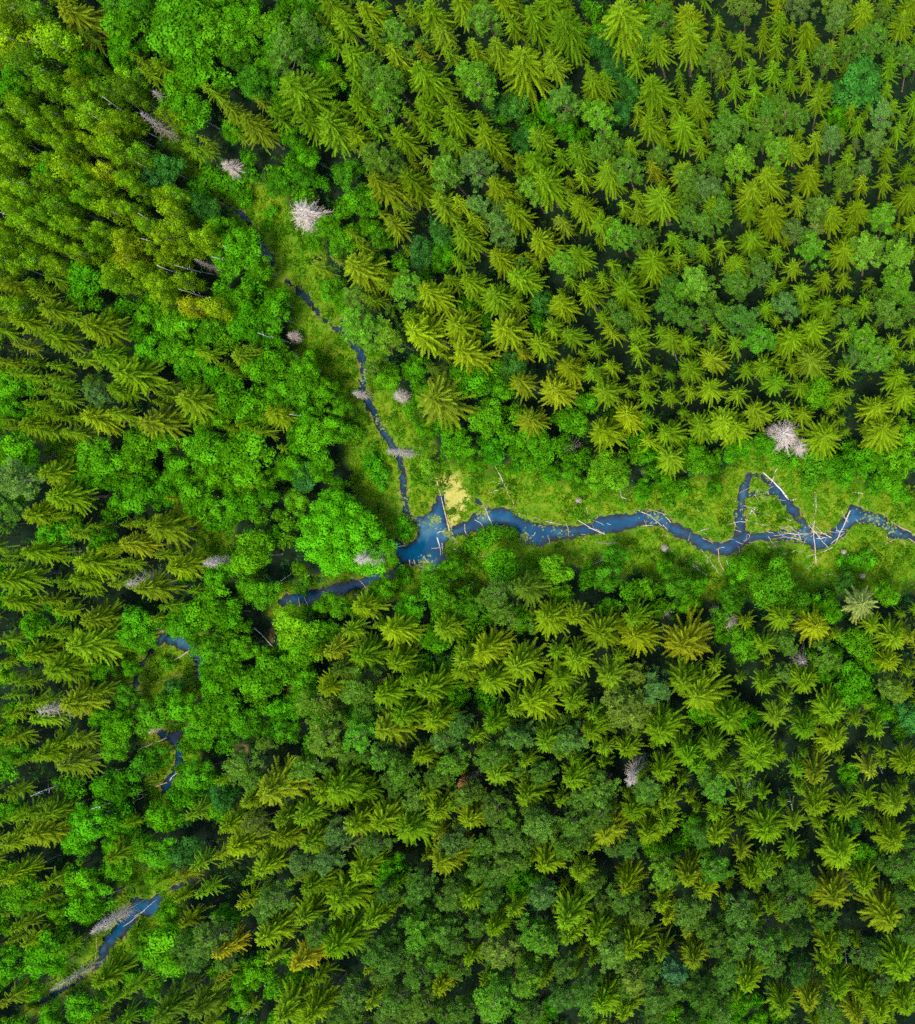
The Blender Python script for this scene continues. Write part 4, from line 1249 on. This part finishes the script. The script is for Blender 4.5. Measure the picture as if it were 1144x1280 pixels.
# low green undergrowth in the forest's gaps
xy, r = scatter(14000, lo, hi, 52)
md = meadow_sd(xy)
wd = water_sd(xy)
scrub = xy[(md < 0.0) & (wd > 0.9) & (wave_noise(xy, 11.0, 81) > -0.1)][:900]
xy = np.concatenate([xy[(md > 0.3) & (wd > 0.8)][:6500], scrub])
hz, _ = ground_height(xy)
g = Geo()
tints = []
for q_, ((x, y), z) in enumerate(zip(xy, hz)):
    low_ = q_ >= len(xy) - len(scrub)
    hh = r.uniform(0.1, 0.5) if low_ else r.uniform(0.4, 3.2)
    n0 = g.n
    leaf_lobe(g, r, np.array([x, y, z + hh]), r.uniform(0.6, 1.3), 26, 0.24, r.uniform(0, 1), 0.2, 0.6, 0.6)
    cc = np.array([0.022, 0.085, 0.016]) * r.uniform(0.7, 1.4) if r.uniform() < 0.7 else np.array([0.045, 0.10, 0.006])
    if low_:
        cc = np.array([0.045, 0.15, 0.004]) * r.uniform(0.6, 1.3)
    tints.append(np.tile(np.array([*cc, 1.0]), (g.n - n0, 1)))
v, f, a = g.arrays()
tag(link('undergrowth', make_mesh('undergrowth', v, f, M['leaf_mass'], a, False, np.concatenate(tints))), kind='stuff')

# floating leaves on the pool's quiet edges
r = np.random.default_rng(53)
spots = [(508, 655, 14, 260), (533, 706, 10, 160), (543, 650, 8, 90), (490, 610, 6, 60), (655, 672, 8, 80), (602, 640, 8, 120), (925, 640, 12, 25), (950, 616, 14, 150), (990, 668, 16, 120), (1110, 662, 12, 60), (700, 660, 30, 70), (498, 625, 8, 90),
         (455, 470, 12, 90), (475, 530, 12, 60), (820, 645, 16, 60), (560, 665, 6, 70), (1090, 645, 14, 70)]
pts = []
for px, py, s, n in spots:
    c = P(px, py)[:2]
    pts.append(c + r.normal(0, s / M2PX * 0.55, (n, 2)))
pts = np.concatenate(pts)
ok = water_sd(pts) < 0.1
pts = pts[ok]
n = len(pts)
an = np.arange(6) / 6 * 6.283
rad = r.uniform(0.08, 0.24, n)
v = np.zeros((n, 6, 3))
v[:, :, 0] = pts[:, :1] + rad[:, None] * np.cos(an)
v[:, :, 1] = pts[:, 1:] + rad[:, None] * np.sin(an)
v[:, :, 2] = 0.006 + 0.004 * r.uniform(0, 1, (n, 1))
tn = np.array([0.16, 0.22, 0.05]) * r.uniform(0.5, 1.3, (n, 1))
tcol = np.repeat(np.c_[tn, np.ones(n)], 6, 0)
tag(link('duckweed', make_mesh('duckweed', v.reshape(-1, 3), np.arange(n * 6).reshape(-1, 6), M['leaf_mass'], np.full((n * 6, 2), 0.5), False, tcol)), kind='stuff')

# ------------------------------------------------------------------ labels: each tree told by its look and by what it stands next to
LANDMARKS = [
    (381, 269, "the tall bleached dead spruce"), (565, 622, "the pale yellow mud patch"), (431, 658, "the huge round alder"), (984, 545, "the large white dead spruce"),
    (797, 963, "the lone pale southern dead spruce"), (582, 981, "the rusty orange crown"), (1076, 761, "the pale straw coloured spruce"), (1073, 108, "the big blue green crown"),
    (1003, 828, "the wide grey bare crown"), (912, 780, "the pinkish grey dead spruce"), (713, 558, "the grey dead meadow spruce"), (227, 803, "the curved western pond"),
    (185, 1138, "the lower western pond"), (960, 645, "the triangular loop channel"), (188, 153, "the brookside grey dead spruce"), (292, 209, "the small whitish dead spruce"),
    (543, 490, "the large streamside olive spruce"), (266, 703, "the slim white dead spruce"), (838, 1212, "the lone blue green pine"), (0, 0, "the top left corner"),
    (1144, 0, "the top right corner"), (0, 1280, "the bottom left corner"), (1144, 1280, "the bottom right corner"), (572, 0, "the top edge's middle"), (572, 1280, "the bottom edge's middle"),
    (1144, 320, "the upper right edge"), (1144, 960, "the lower right edge"), (0, 640, "the left edge's middle"), (0, 320, "the upper left edge"),
    (0, 960, "the lower left edge"), (858, 0, "the top edge's right half"), (225, 930, "the dark western channel"), (1144, 640, "the right end of the stream"),
    (455, 460, "the bend of the narrow stream"), (700, 650, "the widest stream stretch"),
]
SPECIES = {'S': ('spruce', 'spruces'), 'P': ('pine', 'pines'), 'B': ('birch', 'birches'), 'A': ('broadleaf tree', 'broadleaf trees'), 'U': ('bush', 'bushes'), 'log': ('log', 'logs'), 'snag': ('bare trunk', 'bare trunks')}
RANK = ['nearest', 'second nearest', 'third nearest', 'fourth nearest']
pool = []
for tr in singles + mass:
    if -4 < tr['px'] < 1148 and -4 < tr['py'] < 1284:
        pool.append((tr['k'], tr['px'], tr['py'], TONE_WORD[tr['k']][tr['tone']], tr.get('o'), tr))
for th in things:
    if th[1] == 'snag':
        pool.append(('snag', th[2], th[3], 'white', th[0], None))
    else:
        look = {'peeled_birch': 'whitish', 'weathered_wood': 'pale grey', 'bleached_log': 'bleached', 'brown_log': 'straw brown'}[th[7]]
        pool.append(('log', th[2], th[3], ('long ' if th[4] > 9 else 'short ' if th[4] < 4 else '') + look, th[0], None))
cand = []
for li, (lx, ly, phrase) in enumerate(LANDMARKS):
    sector = {}
    for i, (k, px, py, look, o, tr) in enumerate(pool):
        dx, dy = px - lx, py - ly
        d = math.hypot(dx, dy)
        lim_ = 190 if k not in ('log', 'snag') else 260
        if d > lim_ or d < 2:
            continue
        s = ('left of' if dx < 0 else 'right of') if abs(dx) > abs(dy) else ('above' if dy < 0 else 'below')
        sector.setdefault((k, s), []).append((d, i))
    for (k, s), lst in sector.items():
        for rank, (d, i) in enumerate(sorted(lst)[:4]):
            cand.append((rank, d, i, k, s, phrase))
told = {}
for rank, d, i, k, s, phrase in sorted(cand, key=lambda c: c[:3]):
    if i in told or pool[i][4] is None:
        continue
    told[i] = f"{pool[i][3]} {SPECIES[k][0]}, the {RANK[rank]} one {s} {phrase}"
GROUPS = {'S': 'living spruces', 'P': 'living pines', 'B': 'living birches', 'A': 'leafy broadleaf trees', 'U': 'willow bushes on the meadow', 'log': 'fallen logs along the stream', 'snag': 'bare white trunks'}
CATS = {'S': 'tree', 'P': 'tree', 'B': 'tree', 'A': 'tree', 'U': 'bush', 'log': 'log', 'snag': 'dead tree'}


def zone(px, py):
    if px < 300 and 80 < py < 400:
        return 'in the birch wood left of the upper stream', 'birch wood'
    if px < 330 and py < 80 or px < 400 and py < 200:
        return 'in the mixed wood at the top left', 'top left wood'
    if px < 200:
        return 'on the wooded west side', 'west side'
    if px < 480 and py > 330 and py < 1000:
        return 'in the leafy valley around the western ponds', 'western valley'
    if py < 640:
        if px > 800:
            return 'in the dense forest at the upper right', 'upper right forest'
        return 'in the dense forest right of the upper stream', 'upper middle forest'
    if py < 760:
        return 'along the south side of the meadow', 'south meadow side'
    if px < 760:
        return 'in the dense forest below the pool', 'lower middle forest'
    return 'in the dense forest at the lower right', 'lower right forest'


for i, (k, px, py, look, o, tr) in enumerate(pool):
    if o is None:
        continue
    if i in told:
        tag(o, told[i], CATS[k], GROUPS[k])
        continue
    zn, zs = zone(px, py)
    size = ''
    if tr is not None:
        a = tr['w'] / KINDS[k][3]
        size = 'wide ' if a > 1.22 else 'slim ' if a < 0.86 else ''
    if k == 'log':
        zn, zs = 'lying by the stream in the meadow', 'meadow'
    tag(o, f"{size}{look} {SPECIES[k][0]} {zn}", CATS[k], f"{size}{look} {SPECIES[k][1]}, {zs}")
tag(great, 'huge round bright green alder, the broadest crown, beside the pool', 'tree')
